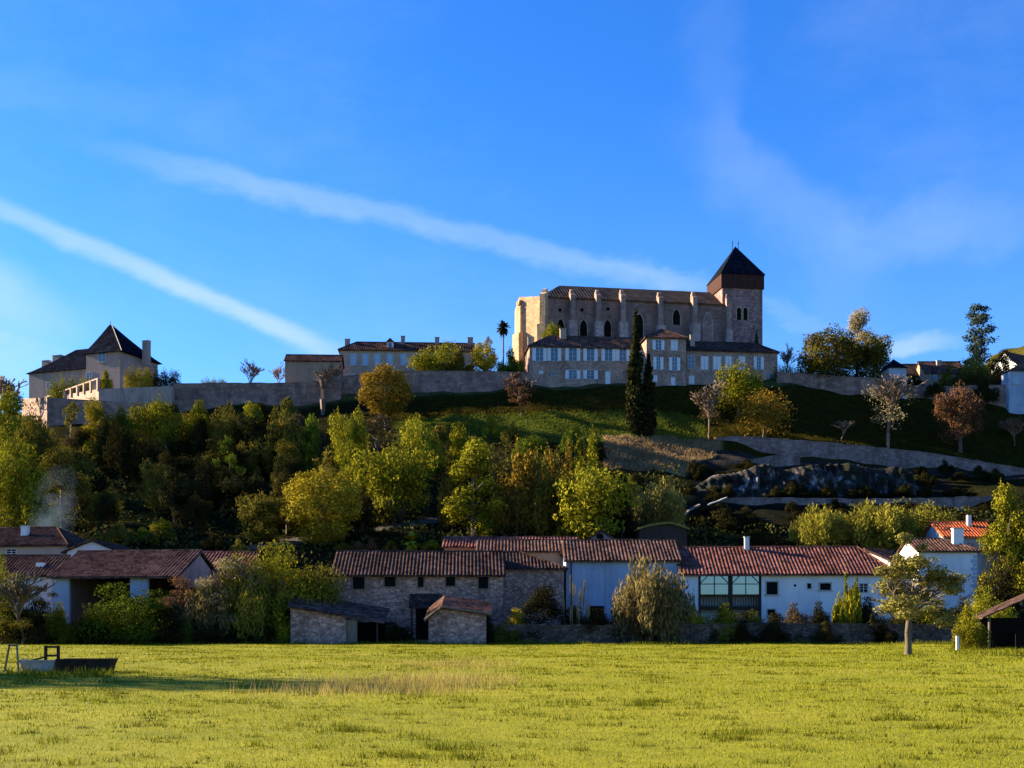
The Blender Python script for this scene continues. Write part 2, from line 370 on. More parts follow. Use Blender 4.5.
# rough fringe along the field's far edge
n=9000; X=RNG.uniform(-62,68,n); Y=124.3+RNG.normal(0,.8,n)+.6*np.sin(X*.4); hh=RNG.uniform(.1,.5,n)*(.5+.5*np.sin(X*.23+1)**2+.3*(np.sin(X*1.1)>.6))
blades('fringe_grass',X,Y,hh,.08,M['weed'],.6)
# bank grass below the ramparts, lit and shaded tones put into the blade colours
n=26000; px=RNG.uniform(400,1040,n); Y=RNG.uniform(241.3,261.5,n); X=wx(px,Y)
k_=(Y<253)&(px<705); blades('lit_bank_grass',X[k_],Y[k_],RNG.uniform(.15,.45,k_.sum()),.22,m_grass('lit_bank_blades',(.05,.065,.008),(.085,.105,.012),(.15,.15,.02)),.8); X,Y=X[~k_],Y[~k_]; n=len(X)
blades('shaded_bank_grass',X,Y,RNG.uniform(.15,.5,n)*(.6+.5*np.sin(X*.6+Y*.9)),.25,m_grass('shaded_bank_blades',(.022,.02,.004),(.038,.036,.006),(.085,.08,.012)),.8)
n=9000; px=RNG.uniform(604,716,n); Y=RNG.uniform(219,241,n); X=wx(px,Y); py=HORIZ-(H(X,Y)-EYE)*FL/Y
k=(py>437)&(py<472-np.maximum(0,(px-660)*.25)); X,Y=X[k],Y[k]
blades('dry_bracken',X,Y,RNG.uniform(.2,.8,len(X)),.3,m_grass('bracken_fronds',(.13,.08,.04),(.23,.155,.08),(.32,.22,.12)),1.2)

# ---------------------------------------------------------------- sky and sun
w=bpy.data.worlds.new('World'); SC.world=w; w.use_nodes=True; nt=w.node_tree; nt.nodes.clear()
out=nt.nodes.new('ShaderNodeOutputWorld'); bg=nt.nodes.new('ShaderNodeBackground'); nt.links.new(bg.outputs[0],out.inputs[0])
sky=nt.nodes.new('ShaderNodeTexSky'); sky.sky_type='NISHITA'; sky.sun_disc=False
sky.sun_elevation=math.radians(SUN_EL); sky.sun_rotation=math.atan2(SUN.x,SUN.y); sky.air_density=1.0; sky.dust_density=.3; sky.ozone_density=2.0
bg.inputs['Strength'].default_value=SKY_STR
def mth(op,a,b=None,c=None,clamp=False):
    n=nt.nodes.new('ShaderNodeMath'); n.operation=op; n.use_clamp=clamp
    for i,x in enumerate((a,b,c)):
        if x is None: continue
        if hasattr(x,'links'): nt.links.new(x,n.inputs[i])
        else: n.inputs[i].default_value=x
    return n.outputs[0]
def sstep(x,a,b):
    n=nt.nodes.new('ShaderNodeMapRange'); n.interpolation_type='SMOOTHSTEP'; nt.links.new(x,n.inputs[0]); n.inputs[1].default_value=a; n.inputs[2].default_value=b; return n.outputs[0]
d=nt.nodes.new('ShaderNodeTexCoord').outputs['Generated']
sx=nt.nodes.new('ShaderNodeSeparateXYZ'); nt.links.new(d,sx.inputs[0]); dx,dy,dz=sx.outputs
def dirv(px,py): return Vector(((px-512)/FL,1,(HORIZ-py)/FL)).normalized()
def dot(vec):
    n=nt.nodes.new('ShaderNodeVectorMath'); n.operation='DOT_PRODUCT'; nt.links.new(d,n.inputs[0]); n.inputs[1].default_value=vec; return n.outputs['Value']
def streak(p0,p1,w_up,w_dn,fade,amp,nz):   # a trail along the great circle through two sky directions
    a,b=dirv(*p0),dirv(*p1); n=a.cross(b).normalized()
    if n.z<0: n=-n
    t=(b-a*(a.dot(b))).normalized(); mid=(a+b).normalized(); tt=n.cross(mid)
    if tt.dot(b-a)<0: tt=-tt
    q=mth('ADD',dot(n),mth('MULTIPLY',mth('SUBTRACT',nz,.5),fade[2]))
    along=mth('MULTIPLY',dot(tt),FL); q=mth('MULTIPLY',q,FL)
    m1=mth('MULTIPLY',sstep(q,w_up,w_up*.15),sstep(q,-w_dn,-w_dn*.15))
    L=(b-a).length*FL/2
    m2=mth('MULTIPLY',sstep(along,-L-fade[0],-L+fade[0]),sstep(along,L+fade[1],L-fade[1]))
    return mth('MULTIPLY',mth('MULTIPLY',m1,m2),amp)
def wnoise(scale,stretch=(1,1,1),detail=5,rough=.6):
    mp=nt.nodes.new('ShaderNodeMapping'); mp.inputs['Scale'].default_value=stretch; nt.links.new(d,mp.inputs['Vector'])
    n=nt.nodes.new('ShaderNodeTexNoise'); n.inputs['Scale'].default_value=scale; n.inputs['Detail'].default_value=detail; n.inputs['Roughness'].default_value=rough; nt.links.new(mp.outputs[0],n.inputs['Vector']); return n.outputs[0]
nA=wnoise(5); nB=wnoise(22,(1,1,2)); nC=wnoise(3,(1,1,2.2),7,.65)
parts=[streak((-30,196),(330,350),14,14,(200,60,.012),.46,nB),
       streak((150,158),(690,288),15,18,(110,60,.022),.22,nB),
       streak((-60,75),(190,112),22,30,(80,90,.05),.05,nB),
       streak((620,262),(840,328),12,12,(60,60,.04),.10,nB),
       streak((738,-40),(742,170),30,34,(60,80,.14),.05,nA),
       streak((722,120),(850,280),45,60,(60,80,.16),.11,nA),
       streak((860,250),(1010,225),40,30,(70,80,.12),.17,nA),
       streak((875,352),(945,340),14,10,(30,30,.03),.38,nB),
       streak((-80,270),(60,330),40,50,(60,60,.06),.30,nA),
       streak((-200,300),(40,372),30,40,(60,120,.05),.40,nB)]
cl=parts[0]
for p in parts[1:]: cl=mth('ADD',cl,p)
cl=mth('ADD',cl,mth('MULTIPLY',sstep(nC,.42,.75),.10))
cl=mth('MULTIPLY',cl,mth('ADD',.55,mth('MULTIPLY',nB,.9)))
cl=mth('ADD',cl,mth('MULTIPLY',mth('MULTIPLY',sstep(dz,.42,.08),mth('ADD',.5,nA)),.11))
cl=mth('MULTIPLY',cl,sstep(dz,-.02,.05),clamp=True)
hs=nt.nodes.new('ShaderNodeHueSaturation'); hs.inputs['Saturation'].default_value=SKY_SAT; hs.inputs['Hue'].default_value=SKY_HUE; hs.inputs['Value'].default_value=SKY_VAL; nt.links.new(sky.outputs[0],hs.inputs['Color'])
mm=nt.nodes.new('ShaderNodeMix'); mm.data_type='RGBA'; nt.links.new(cl,mm.inputs[0]); nt.links.new(mix(nt,1.0,hs.outputs[0],SKY_TINT,'MULTIPLY'),mm.inputs[6]); mm.inputs[7].default_value=CLOUD
nt.links.new(mm.outputs[2],bg.inputs['Color'])
L=bpy.data.lights.new('sun','SUN'); L.energy=SUN_STR; L.angle=math.radians(.53); L.color=(1,.82,.52)
lo=bpy.data.objects.new('sun',L); COL.objects.link(lo); lo.rotation_euler=SUN.to_track_quat('Z','Y').to_euler(); lo.location=(-60,60,90)
cam=bpy.data.cameras.new('camera'); co=bpy.data.objects.new('camera',cam); COL.objects.link(co); SC.camera=co
co.location=(0,0,EYE); co.rotation_euler=(math.pi/2,0,0); cam.sensor_width=36; cam.lens=36*FL/1024; cam.shift_y=(HORIZ-384)/1024
cam.clip_end=12000; cam.clip_start=.1
SC.view_settings.view_transform='Standard'; SC.view_settings.look='None'; SC.view_settings.gamma=1; SC.view_settings.exposure=EXPO
SC.render.resolution_x=1024; SC.render.resolution_y=768
SC.cycles.max_bounces=5; SC.cycles.transparent_max_bounces=4; SC.cycles.use_denoising=True; SC.cycles.caustics_reflective=False; SC.cycles.caustics_refractive=False
# ---------------------------------------------------------------- buildings
class Frame:
    def __init__(s,px,Y,z0,yaw=0):
        s.o=(wx(px,Y),Y,z0); s.yaw=math.radians(yaw); s.c=math.cos(s.yaw); s.s=math.sin(s.yaw)
    def u(s,px,v=0):
        k=(px-512)/FL; ox,oy,_=s.o
        return (k*(oy+v*s.c)-ox+v*s.s)/(s.c-k*s.s)
    def Y(s,u,v=0): return s.o[1]+u*s.s+v*s.c
    def w(s,py,u,v=0): return wz(py,s.Y(u,v))-s.o[2]
    def uw(s,px,py,v=0):
        u=s.u(px,v); return u,s.w(py,u,v)
    def root(s,name): return empty(name,s.o,s.yaw)
def roof_patch(mb,A,e,Ln,sl,hl=0,hr=0,pitch=.5,amp=.07,rows=5,seed=0,drop=.16):
    """corrugated tile slope: eave from A along unit e for Ln metres, slope vector sl, cut by hips hl / hr metres long at the ridge"""
    A=Vector(A); e=Vector(e); sl=Vector(sl); nrm=e.cross(sl).normalized()
    if nrm.z<0: nrm=-nrm
    k=4; n=max(2,int(Ln/pitch))*k; rg=random.Random(seed); ph=[rg.uniform(0,6.28) for _ in range(4)]; b=len(mb.v)
    for i in range(n+1):
        u=Ln*i/n; t=1.0
        if hl>0: t=min(t,u/hl)
        if hr>0: t=min(t,(Ln-u)/hr)
        p=abs(math.sin(math.pi*(i%k)/k))*amp
        for j in range(rows+1):
            q=A+e*u+sl*(t*j/rows)
            sag=.05*math.sin(u*.5+ph[0])*math.sin(3.1*j/rows)+.025*math.sin(u*1.9+ph[1]+j)
            mb.v.append(tuple(q+nrm*(p+sag*min(1,amp*14))))
    for i in range(n):
        for j in range(rows):
            a=b+i*(rows+1)+j; mb.f.append((a,a+rows+1,a+rows+2,a+1))
    dn=Vector((0,0,-drop))
    tl=(hl/Ln if hl else 0); 
    q0,q1=A,A+e*Ln; r1=A+e*(Ln-hr)+sl; r0=A+e*hl+sl
    mb.poly(q0+dn,q0,q1,q1+dn)
    if (r1-r0).length>.02: mb.poly(q1+dn,r1+dn,r0+dn,q0+dn)
    else: mb.poly(q1+dn,r0+dn,q0+dn)
    if not hl: mb.poly(q0+dn,r0+dn,r0,q0)
    if not hr: mb.poly(q1,r1,r1+dn,q1+dn)
def window(parent,fr,px0,py0,px1,py1,kind='dark',v=0,trim='trim',sw=None,pane='glass'):
    """window drawn on the facade plane v of frame fr between two picture points"""
    um=(px0+px1)/2
    u0,w1=fr.uw(px0,py0,v); u1,w0=fr.uw(px1,py1,v); d=u1-u0
    t=min(.16,d*.14)
    f=MB().box(u0-t,u0,v-.07,v,w0-t,w1+t).box(u1,u1+t,v-.07,v,w0-t,w1+t).box(u0,u1,v-.07,v,w1,w1+t)
    f.box(u0-t*1.5,u1+t*1.5,v-.14,v,w0-t,w0) if kind not in('door','closed') else f.box(u0,u1,v-.07,v,w0-t,w0)
    o=f.build('door' if kind=='door' else 'window',M[trim],parent)
    if kind=='closed':
        m_=(u0+u1)/2
        for a,b in ((u0+.02,m_-.03),(m_+.03,u1-.02)): MB().box(a,b,v-.1,v-.02,w0+.02,w1-.02).build('shutter',M['shutter'],o)
        return o
    if kind=='door':
        MB().box(u0,u1,v-.05,v-.01,w0,w1).build('panel',M[pane],o); return o
    MB().box(u0,u1,v-.03,v-.006,w0,w1).build('pane',M[pane],o)
    if kind!='void':
        m_=(u0+u1)/2; h=w1-w0; b=MB().box(m_-.04,m_+.04,v-.05,v-.031,w0,w1)
        for q in (.36,.68): b.box(u0,m_-.04,v-.048,v-.031,w0+h*q,w0+h*q+.05).box(m_+.04,u1,v-.048,v-.031,w0+h*q,w0+h*q+.05)
        b.build('glazing_bar',M['frame'],o)
    if kind=='open':
        s=sw or d*.52
        for a,b in ((u0-t*.3-s,u0-t*.3),(u1+t*.3,u1+t*.3+s)): MB().box(a,b,v-.13,v-.075,w0,w1).build('shutter',M['shutter'],o)
    return o
def arch_window(parent,fr,px0,py0,px1,py1,v=0,pane='void',trim='churchlight',name='window',point=True):
    u0,w1=fr.uw(px0,py0,v); u1,w0=fr.uw(px1,py1,v); r=(u1-u0)/2; cu=(u0+u1)/2
    def arc(g,top):
        P=[(u0-g,w0-g*.0)]
        ws=w1-(1.7*r if point else r)
        for k in range(0,9):
            t=k/8
            if point: x=-(r+g)+2*(r+g)*t; hh=(1.7*r+g)*(1-abs(2*t-1)**2.0)**.75
            else: x=-(r+g)*math.cos(math.pi*t); hh=(r+g)*math.sin(math.pi*t)
            P.append((cu+x,ws+hh))
        P.append((u1+g,w0)); return P
    f=MB(); a,b=arc(0,0),arc(.22,0); n=len(a)
    for i in range(n-1):
        q=[a[i],a[i+1],b[i+1],b[i]]
        f.poly(*[(x,v-.1,z) for x,z in q]); f.poly(*[(x,yy,z) for (x,z),yy in ((a[i],v-.1),(a[i],v),(a[i+1],v),(a[i+1],v-.1))])
        f.poly(*[(x,yy,z) for (x,z),yy in ((b[i],v),(b[i],v-.1),(b[i+1],v-.1),(b[i+1],v))])
    o=f.build(name,M[trim],parent)
    MB().poly(*[(x,v-.02,z) for x,z in a]).build('pane',M[pane],o); return o
def chimney(parent,fr,px0,py0,px1,py1,v,mat='grey',below=1.5):
    u0,w1=fr.uw(px0,py0,v); u1,w0=fr.uw(px1,py1,v); d=max(.5,(u1-u0)*.6)
    o=MB().box(u0,u1,v-d/2,v+d/2,w0-below,w1-.12).build('chimney',M[mat],parent)
    MB().box(u0-.08,u1+.08,v-d/2-.08,v+d/2+.08,w1-.12,w1).build('cap',M['trim'],o); return o
def house(name,label,cat,px0,px1,py_eave,py_ridge,Y,z0,yaw=0,depth=8,wall='beige',roof='tile',over=.45,hl=0,hr=0,group=None,amp=.07,pitch=.4,no_wall=False,seed=1):
    fr=Frame(px0,Y,z0,yaw); r=tag(fr.root(name),label,cat,group)
    W=fr.u(px1); we=fr.w(py_eave,W/2,0); wr=fr.w(py_ridge,W/2,depth/2)
    fr.W,fr.we,fr.wr,fr.depth=W,we,wr,depth
    g=.04; D=depth
    if not no_wall:
        b=MB(); m=D/2
        if hl or hr or amp==0: pass
        b.floorprism([(0,0),(W,0),(W,D),(0,D)],-4,we-g)
        for x0,x1,h in ((0,.3,hl),(W-.3,W,hr)):
            if not h:
                nn=len(b.v); b.v+=[(x0,0,we-g),(x0,D,we-g),(x0,m,wr-.2),(x1,0,we-g),(x1,D,we-g),(x1,m,wr-.2)]
                for f in ((0,2,1),(3,4,5),(0,3,5,2),(1,2,5,4)): b.f.append(tuple(nn+i for i in f))
        b.build('wall',M[wall],r)
    rm=MB(); rise=wr-we; o=over; k=rise/(D/2)
    gl=0 if hl else .3; gr=0 if hr else .3
    xl=-o if hl else -gl; xr=W+o if hr else W+gr
    Hl=(hl+o) if hl else 0; Hr=(hr+o) if hr else 0
    sl=Vector((0,D/2+o,rise+k*o)); z_e=we-k*o+.12
    roof_patch(rm,(xl,-o,z_e),(1,0,0),xr-xl,sl,Hl,Hr,pitch,amp,5,seed)
    roof_patch(rm,(xl,D+o,z_e),(1,0,0),xr-xl,Vector((0,-sl.y,sl.z)),Hl,Hr,pitch,amp,2,seed+1)
    if hl: roof_patch(rm,(xl,-o,z_e),(0,1,0),D+2*o,Vector((Hl,0,sl.z)),(D+2*o)/2,(D+2*o)/2,pitch,amp,4,seed+2)
    if hr: roof_patch(rm,(xr,-o,z_e),(0,1,0),D+2*o,Vector((-Hr,0,sl.z)),(D+2*o)/2,(D+2*o)/2,pitch,amp,4,seed+3)
    zr=z_e+sl.z+.06
    ro=rm.build('roof',M[roof],r)
    rr=.14 if amp>0 else .08
    cp=MB().tube((xl+Hl,D/2,zr),(xr-Hr,D/2,zr),rr)
    if hl:
        cp.tube((xl,-o,z_e+.05),(xl+Hl,D/2,zr),rr)
    if hr:
        cp.tube((xr,-o,z_e+.05),(xr-Hr,D/2,zr),rr)
    cp.build('ridge_cap',M[roof],ro)
    fr.r=r; return fr
def wall_run(name,label,pts,thick,mat,group=None,cap=True,capmat=None,cat='wall',deep=2.0):
    """free-standing wall along picture points (px, Y, top row, foot row)"""
    o0=(wx(pts[0][0],pts[0][1]),pts[0][1],0); b=MB(); c=MB()
    P=[(wx(p,Y)-o0[0],Y-o0[1],wz(t,Y),wz(f,Y)-deep) for p,Y,t,f in pts]
    r=tag(empty(name,o0),label,cat,group)
    # finer run with an uneven, weathered top
    Q=[]
    for (x0,y0,t0,f0),(x1,y1,t1,f1) in zip(P,P[1:]):
        n=max(1,int(math.hypot(x1-x0,y1-y0)/1.2))
        for k in range(n):
            s=k/n; Q.append((x0+(x1-x0)*s,y0+(y1-y0)*s,t0+(t1-t0)*s+random.gauss(0,.05),f0+(f1-f0)*s))
    Q.append(P[-1]); n=len(Q)
    def ring(mb,dv0,dv1,zlo,zhi):
        b0=len(mb.v)
        for i,q in enumerate(Q):
            a=Q[max(0,i-1)]; e=Q[min(n-1,i+1)]; d=Vector((e[0]-a[0],e[1]-a[1],0)).normalized(); nn=Vector((-d.y,d.x,0))
            for dv in (dv0,dv1):
                for z in (zlo(q),zhi(q)): mb.v.append((q[0]+nn.x*dv,q[1]+nn.y*dv,z))
        for i in range(n-1):
            k=b0+4*i; j=k+4
            mb.f+=[(k,j,j+1,k+1),(k+2,k+3,j+3,j+2),(k+1,j+1,j+3,k+3),(k,k+2,j+2,j)]
        mb.f+=[(b0,b0+1,b0+3,b0+2)]; k=b0+4*(n-1); mb.f+=[(k,k+2,k+3,k+1)]
    ring(b,0,thick,lambda q:q[3],lambda q:q[2]-.2)
    b.build('masonry',M[mat],r)
    ring(c,-.08,thick+.08,lambda q:q[2]-.2,lambda q:q[2])
    c.build('coping',M[capmat or mat],r)
    return r
# ---- cathedral
fc=Frame(545,280,float(54),9.0)
cr=tag(fc.root('cathedral'),'long buttressed stone cathedral with a square board-topped bell tower on the hilltop','church')
we=fc.w(298,8); wr=fc.w(289,20,8); U1=fc.u(722)
MB().floorprism([(0,0),(U1+2,0),(U1+2,16),(0,16)],-6,we).build('nave_wall',M['church'],cr)
MB().floorprism([(0,.02),(.02,16),(-3,15.5),(-5.2,12),(-5.1,6.1)],-6,[we+.1,we+.1,we-.5,we-.5,fc.w(297,-5.1,6.1)]).build('apse',M['churchlight'],cr)  # apse takes the sunlit copy of the church stone
k=(wr-we)/8; o=.5; rm=MB()
roof_patch(rm,(-1,-o,we-k*o+.15),(1,0,0),U1+2,Vector((0,8+o,(8+o)*k)),6,0,.7,.05,4,3)
roof_patch(rm,(-1,16+o,we-k*o+.15),(1,0,0),U1+2,Vector((0,-8-o,(8+o)*k)),6,0,.7,.05,2,4)
roof_patch(rm,(-1,-o,we-k*o+.15),(0,1,0),16+2*o,Vector((6,0,(8+o)*k)),8+o,8+o,.7,.05,3,5)
rm.build('nave_roof',M['churchroof'],cr)
def buttress(px,top,dirn=(0,-1),p=None,wd=1.1,wl=1.9,lo=321,pj=1.8,pl=2.7,mat='buttress'):
    u=fc.u(px) if p is None else p[0]; v=0 if p is None else p[1]
    wt=fc.w(top,u,0); ws=fc.w(lo,u,0); b=MB()
    b.obox((u-dirn[0]*.3,v-dirn[1]*.3),dirn,wd,pj+.3,-6,wt,wt-1.2)
    b.obox((u-dirn[0]*.2,v-dirn[1]*.2),dirn,wd*.75,.9,wt-.7,wt+.55,wt+.2)
    bo=b.build('buttress',M[mat],cr)
    MB().obox((u+dirn[0]*.02,v+dirn[1]*.02),dirn,wl,pl,-6,ws,ws-.5).build('buttress_base',M['butbase'] if mat=='buttress' else M[mat],bo)
for px,top,lo in ((571.5,291.5,321),(597,292,321.5),(621.5,292,322),(659,294.5,326),(693,294,324)): buttress(px,top,lo=lo)
buttress(545,290.5,(-.5,-.87),(.1,.2),1.4,2.0,324,2.0,2.9,'churchlight')
buttress(519,295.5,(-.9,-.44),(-4.9,6.0),1.5,2.6,326,.5,1.3,'churchlight')
buttress(727,296,(0,-1),(fc.u(727),-.12),1.2,1.5,330,1.4,1.9)
for b4 in ((557,319,564,339,0),(580,320,587,340,0),(604,320,611,340,0),(635,314,643,338,0),(672.7,309.5,680,325,0)):
    arch_window(cr,fc,*b4[:4])
arch_window(cr,fc,704,313,712,344,0,'buttress','butbase','blind_arch')
for px,py in ((582,310),(608,309),(560,310)):
    u,w=fc.uw(px,py); MB().floorprism([(u+.42*math.cos(t*.785),w+.42*math.sin(t*.785)) for t in range(8)],0,.1)
    b=MB(); b.prism([(u+.42*math.cos(t*.785),w+.42*math.sin(t*.785)) for t in range(8)],-.06,-.01); b.build('oculus',M['void'],cr)
# bell tower
t0,t1=fc.u(722.3,-.1),fc.u(762.5,-.1); tw=t1-t0; wt=fc.w(286.5,t0)
to=MB().box(t0,t1,-.1,tw-.1,-6,wt).build('bell_tower',M['tower'],cr)
wh0,wh1=fc.w(287,t0,-.6),fc.w(273.2,t0,-.6); hb=MB()
hb.box(t0-.35,t1+.3,-.45,tw+.25,wh0,wh1)
for q in np.arange(t0-.3,t1+.25,.62): hb.box(q,q+.07,-.5,-.45,wh0-.15,wh1-.1)
for q in np.arange(-.4,tw+.2,.62): hb.box(t0-.4,t0-.35,q,q+.07,wh0-.15,wh1-.1)
hb.build('board_gallery',M['hoard'],to)
wa=fc.w(246.5,(t0+t1)/2,tw/2); mu,mv=(t0+t1)/2,tw/2-.1; g=.5; zb=wh1
c4=[(t0-g,-.1-g-.1),(t1+g,-.1-g-.1),(t1+g,tw+g),(t0-g,tw+g)]; rb=MB()
rb.poly(*[(x,y,zb) for x,y in reversed(c4)])
for i in range(4):
    (x0,y0),(x1,y1)=c4[i],c4[(i+1)%4]; rb.poly((x0,y0,zb),(x1,y1,zb),(x1,y1,zb+.12),(x0,y0,zb+.12)); rb.poly((x0,y0,zb+.12),(x1,y1,zb+.12),(mu,mv,wa))
rb.build('spire_roof',M['slate'],to)
for du in (-.75,.75):
    f=MB().tube((mu+du,mv,wa-1.2),(mu+du,mv,wa+1.5),.09,.05).box(mu+du-.28,mu+du+.28,mv-.04,mv+.04,wa+.75,wa+.85); f.build('finial',M['metald'],to)
for a,b in ((736.7,741.2),(743.3,747.4)): arch_window(to,fc,a,307.5,b,320,-.1,'void','churchlight','belfry_window',False)
u,w=fc.uw(755.5,293,-.1); q=MB()
for t in range(16):
    A=[(u+rr*math.cos(x),w+rr*math.sin(x)) for x,rr in ((t*math.pi/8,.95),((t+1)*math.pi/8,.95),((t+1)*math.pi/8,.78),(t*math.pi/8,.78))]
    q.poly(*[(x,-.2,z) for x,z in A]); q.poly(*[(A[0][0],-.2,A[0][1]),(A[0][0],-.1,A[0][1]),(A[1][0],-.1,A[1][1]),(A[1][0],-.2,A[1][1])])
q.build('stone_ring',M['churchlight'],to)
# ---- canon houses in front of the cathedral
G1='stone houses along the hilltop rampart'
A=house('canon_house','long tan house with a row of white shutters just below the cathedral nave','house',529.5,648,347,337.5,265,50,6,8,'canon','tile',.4,5,0,G1,seed=11)
for a,b in ((536,543),(551,557.5),(569,576.5),(587,594),(605,612),(619.5,626),(634,640.5)): window(A.r,A,a,348,b,361,'open',sw=.78)
for a,b in ((569,576.5),(587,594)): window(A.r,A,a,370.3,b,379,'open',sw=.8)
window(A.r,A,552,371.5,555,375.5,'void'); window(A.r,A,605.5,372,610,384,'door',pane='shutter')
window(A.r,A,539,371,543,374,'closed')
chimney(A.r,A,560,329,566,338,3.2,'beige'); chimney(A.r,A,525.8+2,337,531,342,1.5,'beige',.8)
Bh=house('canon_house','taller tan house with two storeys of open white shutters behind the cypresses','house',646.5,686,337.3,330.2,263.5,50,6,9,'canon','tile',.45,4.2,4.2,G1,seed=12)
for a,b,c,d,kd in ((655.7,340.2,661,350,'open'),(671,340.2,677.5,350.6,'closed'),(656.5,357.2,660,369.5,'open'),(672.3,357.5,676.8,370.5,'open')): window(Bh.r,Bh,a,c if 0 else b,c,d,kd,sw=.7)
window(Bh.r,Bh,671,377.5,675,386,'door',pane='shutter'); window(Bh.r,Bh,653.5,375.5,657,382,'closed')
chimney(Bh.r,Bh,690,335,694.5,344,3,'beige',2)
Ch=house('canon_house','low tan house with shut white shutters below the bell tower','house',686.3,777.5,351,343.2,265.6,50,6,8,'canon','tiled',.4,0,4,G1,seed=13)
window(Ch.r,Ch,688.3,356,693.8,368.4,'dark')
for a,b in ((701,708),(713.2,720.8),(725.2,731.5),(739,745)): window(Ch.r,Ch,a,356.5,b,369.7,'closed')
window(Ch.r,Ch,756.8,357,760.5,369.5,'open',sw=.7); window(Ch.r,Ch,689,376,694,384,'closed'); window(Ch.r,Ch,769,374,773,382,'void')
# ---- long house and barn at mid rampart
Lh=house('long_house','long beige house with pale blue windows and four chimneys beside the orange round tree','house',340,474,350.2,343.4,276,54,3,9,'beige','tiled',.45,3.5,0,G1,seed=14)
for a in (350.5,362.5,374.5,387): window(Lh.r,Lh,a,354,a+5.6,365.3,'dark',pane='bluepaint')
window(Lh.r,Lh,350,373.5,356,380.5,'dark',pane='bluepaint'); window(Lh.r,Lh,401,354,406.5,365.3,'dark',pane='bluepaint')
for a,b,c,d in ((345,339,350,346.5),(401,336,405,345),(435,337.2,439.3,346),(467.6,337.5,473,346.5)): chimney(Lh.r,Lh,a,b,c,d,4.2,'grey')
u0,w0=Lh.uw(387,347.8,1.3); u1,w1=Lh.uw(393.4,342.3,1.3)
dm=MB().box(u0,u1,1.2,4,w0-.5,w1).build('dormer',M['white'],Lh.r)
MB().prism([(u0-.3,w1),(u1+.3,w1),((u0+u1)/2,w1+1.0)],1.0,4.3).build('dormer_roof',M['tile'],dm)
MB().box(u0+.35,u1-.35,1.13,1.19,w0+.1,w1-.2).build('pane',M['glass'],dm)
Ba=house('annexe','windowless brown annexe with a flat-looking roof behind the bare pollard tree','house',285,340.5,361,355.8,266,52,3,7,'brownwall','tiled',.3,0,0,G1,seed=15)
# ---- manor on its terrace
fm=Frame(120,275.5,54.0,-20)
mr=tag(fm.root('manor_house'),'pale manor house with a steep dark slate roof above the sunlit terrace','house')
WL=-9.5; we=fm.w(352,WL/2); D=14.0
MB().floorprism([(WL,0),(0,0),(0,D),(WL,D)],-6,we).build('wall',M['grey'],mr)
def flared(mb,x0,x1,y0,y1,z0,ax,ay,z1,ax2=None):
    n=7; ax2=ax if ax2 is None else ax2; L=[]
    for k in range(n+1):
        t=k/n; f=1-(1-t)**1.0; z=z0+(z1-z0)*(t**1.12)
        L.append([(x0+(ax-x0)*t,y0+(ay-y0)*t,z),(x1+(ax2-x1)*t,y0+(ay-y0)*t,z),(x1+(ax2-x1)*t,y1+(ay-y1)*t,z),(x0+(ax-x0)*t,y1+(ay-y1)*t,z)])
    for a,b in zip(L,L[1:]):
        for i in range(4):
            j=(i+1)%4; mb.poly(a[i],a[j],b[j],b[i])
    mb.poly(*reversed(L[0]))
ap=fm.uw(110.5,324.8,7); rb=MB(); flared(rb,WL-.7,1.0,-.7,D+.7,we-.25,ap[0]-.4,7,ap[1],ap[0]+.4)
ro=rb.build('pavilion_roof',M['slate'],mr)
MB().tube((ap[0],7,ap[1]-.3),(ap[0],7,ap[1]+.9),.1,.04).build('finial',M['metald'],ro)
MB().tube((1.0,-.7,we-.2),(ap[0]+.4,7,ap[1]),.09,.09).build('hip_flashing',M['trim'],ro)
wl_px0=29; uL=fm.u(29,2.0); we2=fm.w(370.5,uL/2-5,2); 
MB().floorprism([(uL,2),(WL,2),(WL,10),(uL,10)],-8,we2).build('wing_wall',M['grey'],mr)
rb=MB(); x0,x1=uL-.6,WL+1; zt=fm.w(347.5,WL-1,6); flared(rb,x0,x1,1.4,10.6,we2-.2,x0+11,6,zt,x1); rb.build('wing_roof',M['slate'],mr)
window(mr,fm,98.5,353.5,105.5,361.5,'dark'); window(mr,fm,87,373,92,380,'dark'); 
window(mr,fm,47,383,52,390,'dark',v=2.0); window(mr,fm,70,381,75,388,'dark',v=2.0)
for a,b,c,d,v in ((143.5,341,149.5,353,7),(43.5,361,50,367,6),(54.5,356,62.5,365,6)): chimney(mr,fm,a,b,c,d,v,'grey',3)
q=MB()
for k in range(7): q.box(-.75 if k%2 else -.45,.05,-.06,0,we-.9-k*.62,we-.45-k*.62)
q.build('quoin',M['churchlight'],mr)
# terrace, bastion and ramparts
def block(name,label,poly,z0,tops,mat,group=None,part='masonry'):
    o=(poly[0][0],poly[0][1],0); r=tag(empty(name,o),label,'wall',group)
    MB().floorprism([(x-o[0],y-o[1]) for x,y in poly],z0,tops).build(part,M[mat],r); return r
def PT(px,Y): return (wx(px,Y),Y)
zt=wz(384.5,256.5)
a=[PT(98.6,256.5),PT(172,260),PT(186,273),PT(100,284),PT(47,278)]
tr=block('terrace_wall','streaked pale terrace wall with a stepped open parapet under the manor',a,46,[wz(389,256.5),wz(386,260),wz(390,262),zt,wz(398,278)],'terrace')
o=Vector((a[0][0],a[0][1],0)); p0=Vector((*PT(98.6,256.7),0)); p1=Vector((*PT(47,277.5),0)); zz0,zz1=wz(378,256.7),wz(396.5,277.5); bz0,bz1=wz(388,256.7),wz(400,277.5)
rl=MB()
for k in range(9):
    t=k/8; p=p0.lerp(p1,t)-o; zt_=zz0+(zz1-zz0)*t; zb_=bz0+(bz1-bz0)*t
    MB().obox((p.x,p.y),(-.7,.7,0),.5,.55,zb_-.6,zt_).build('pillar',M['terrace'],tr)
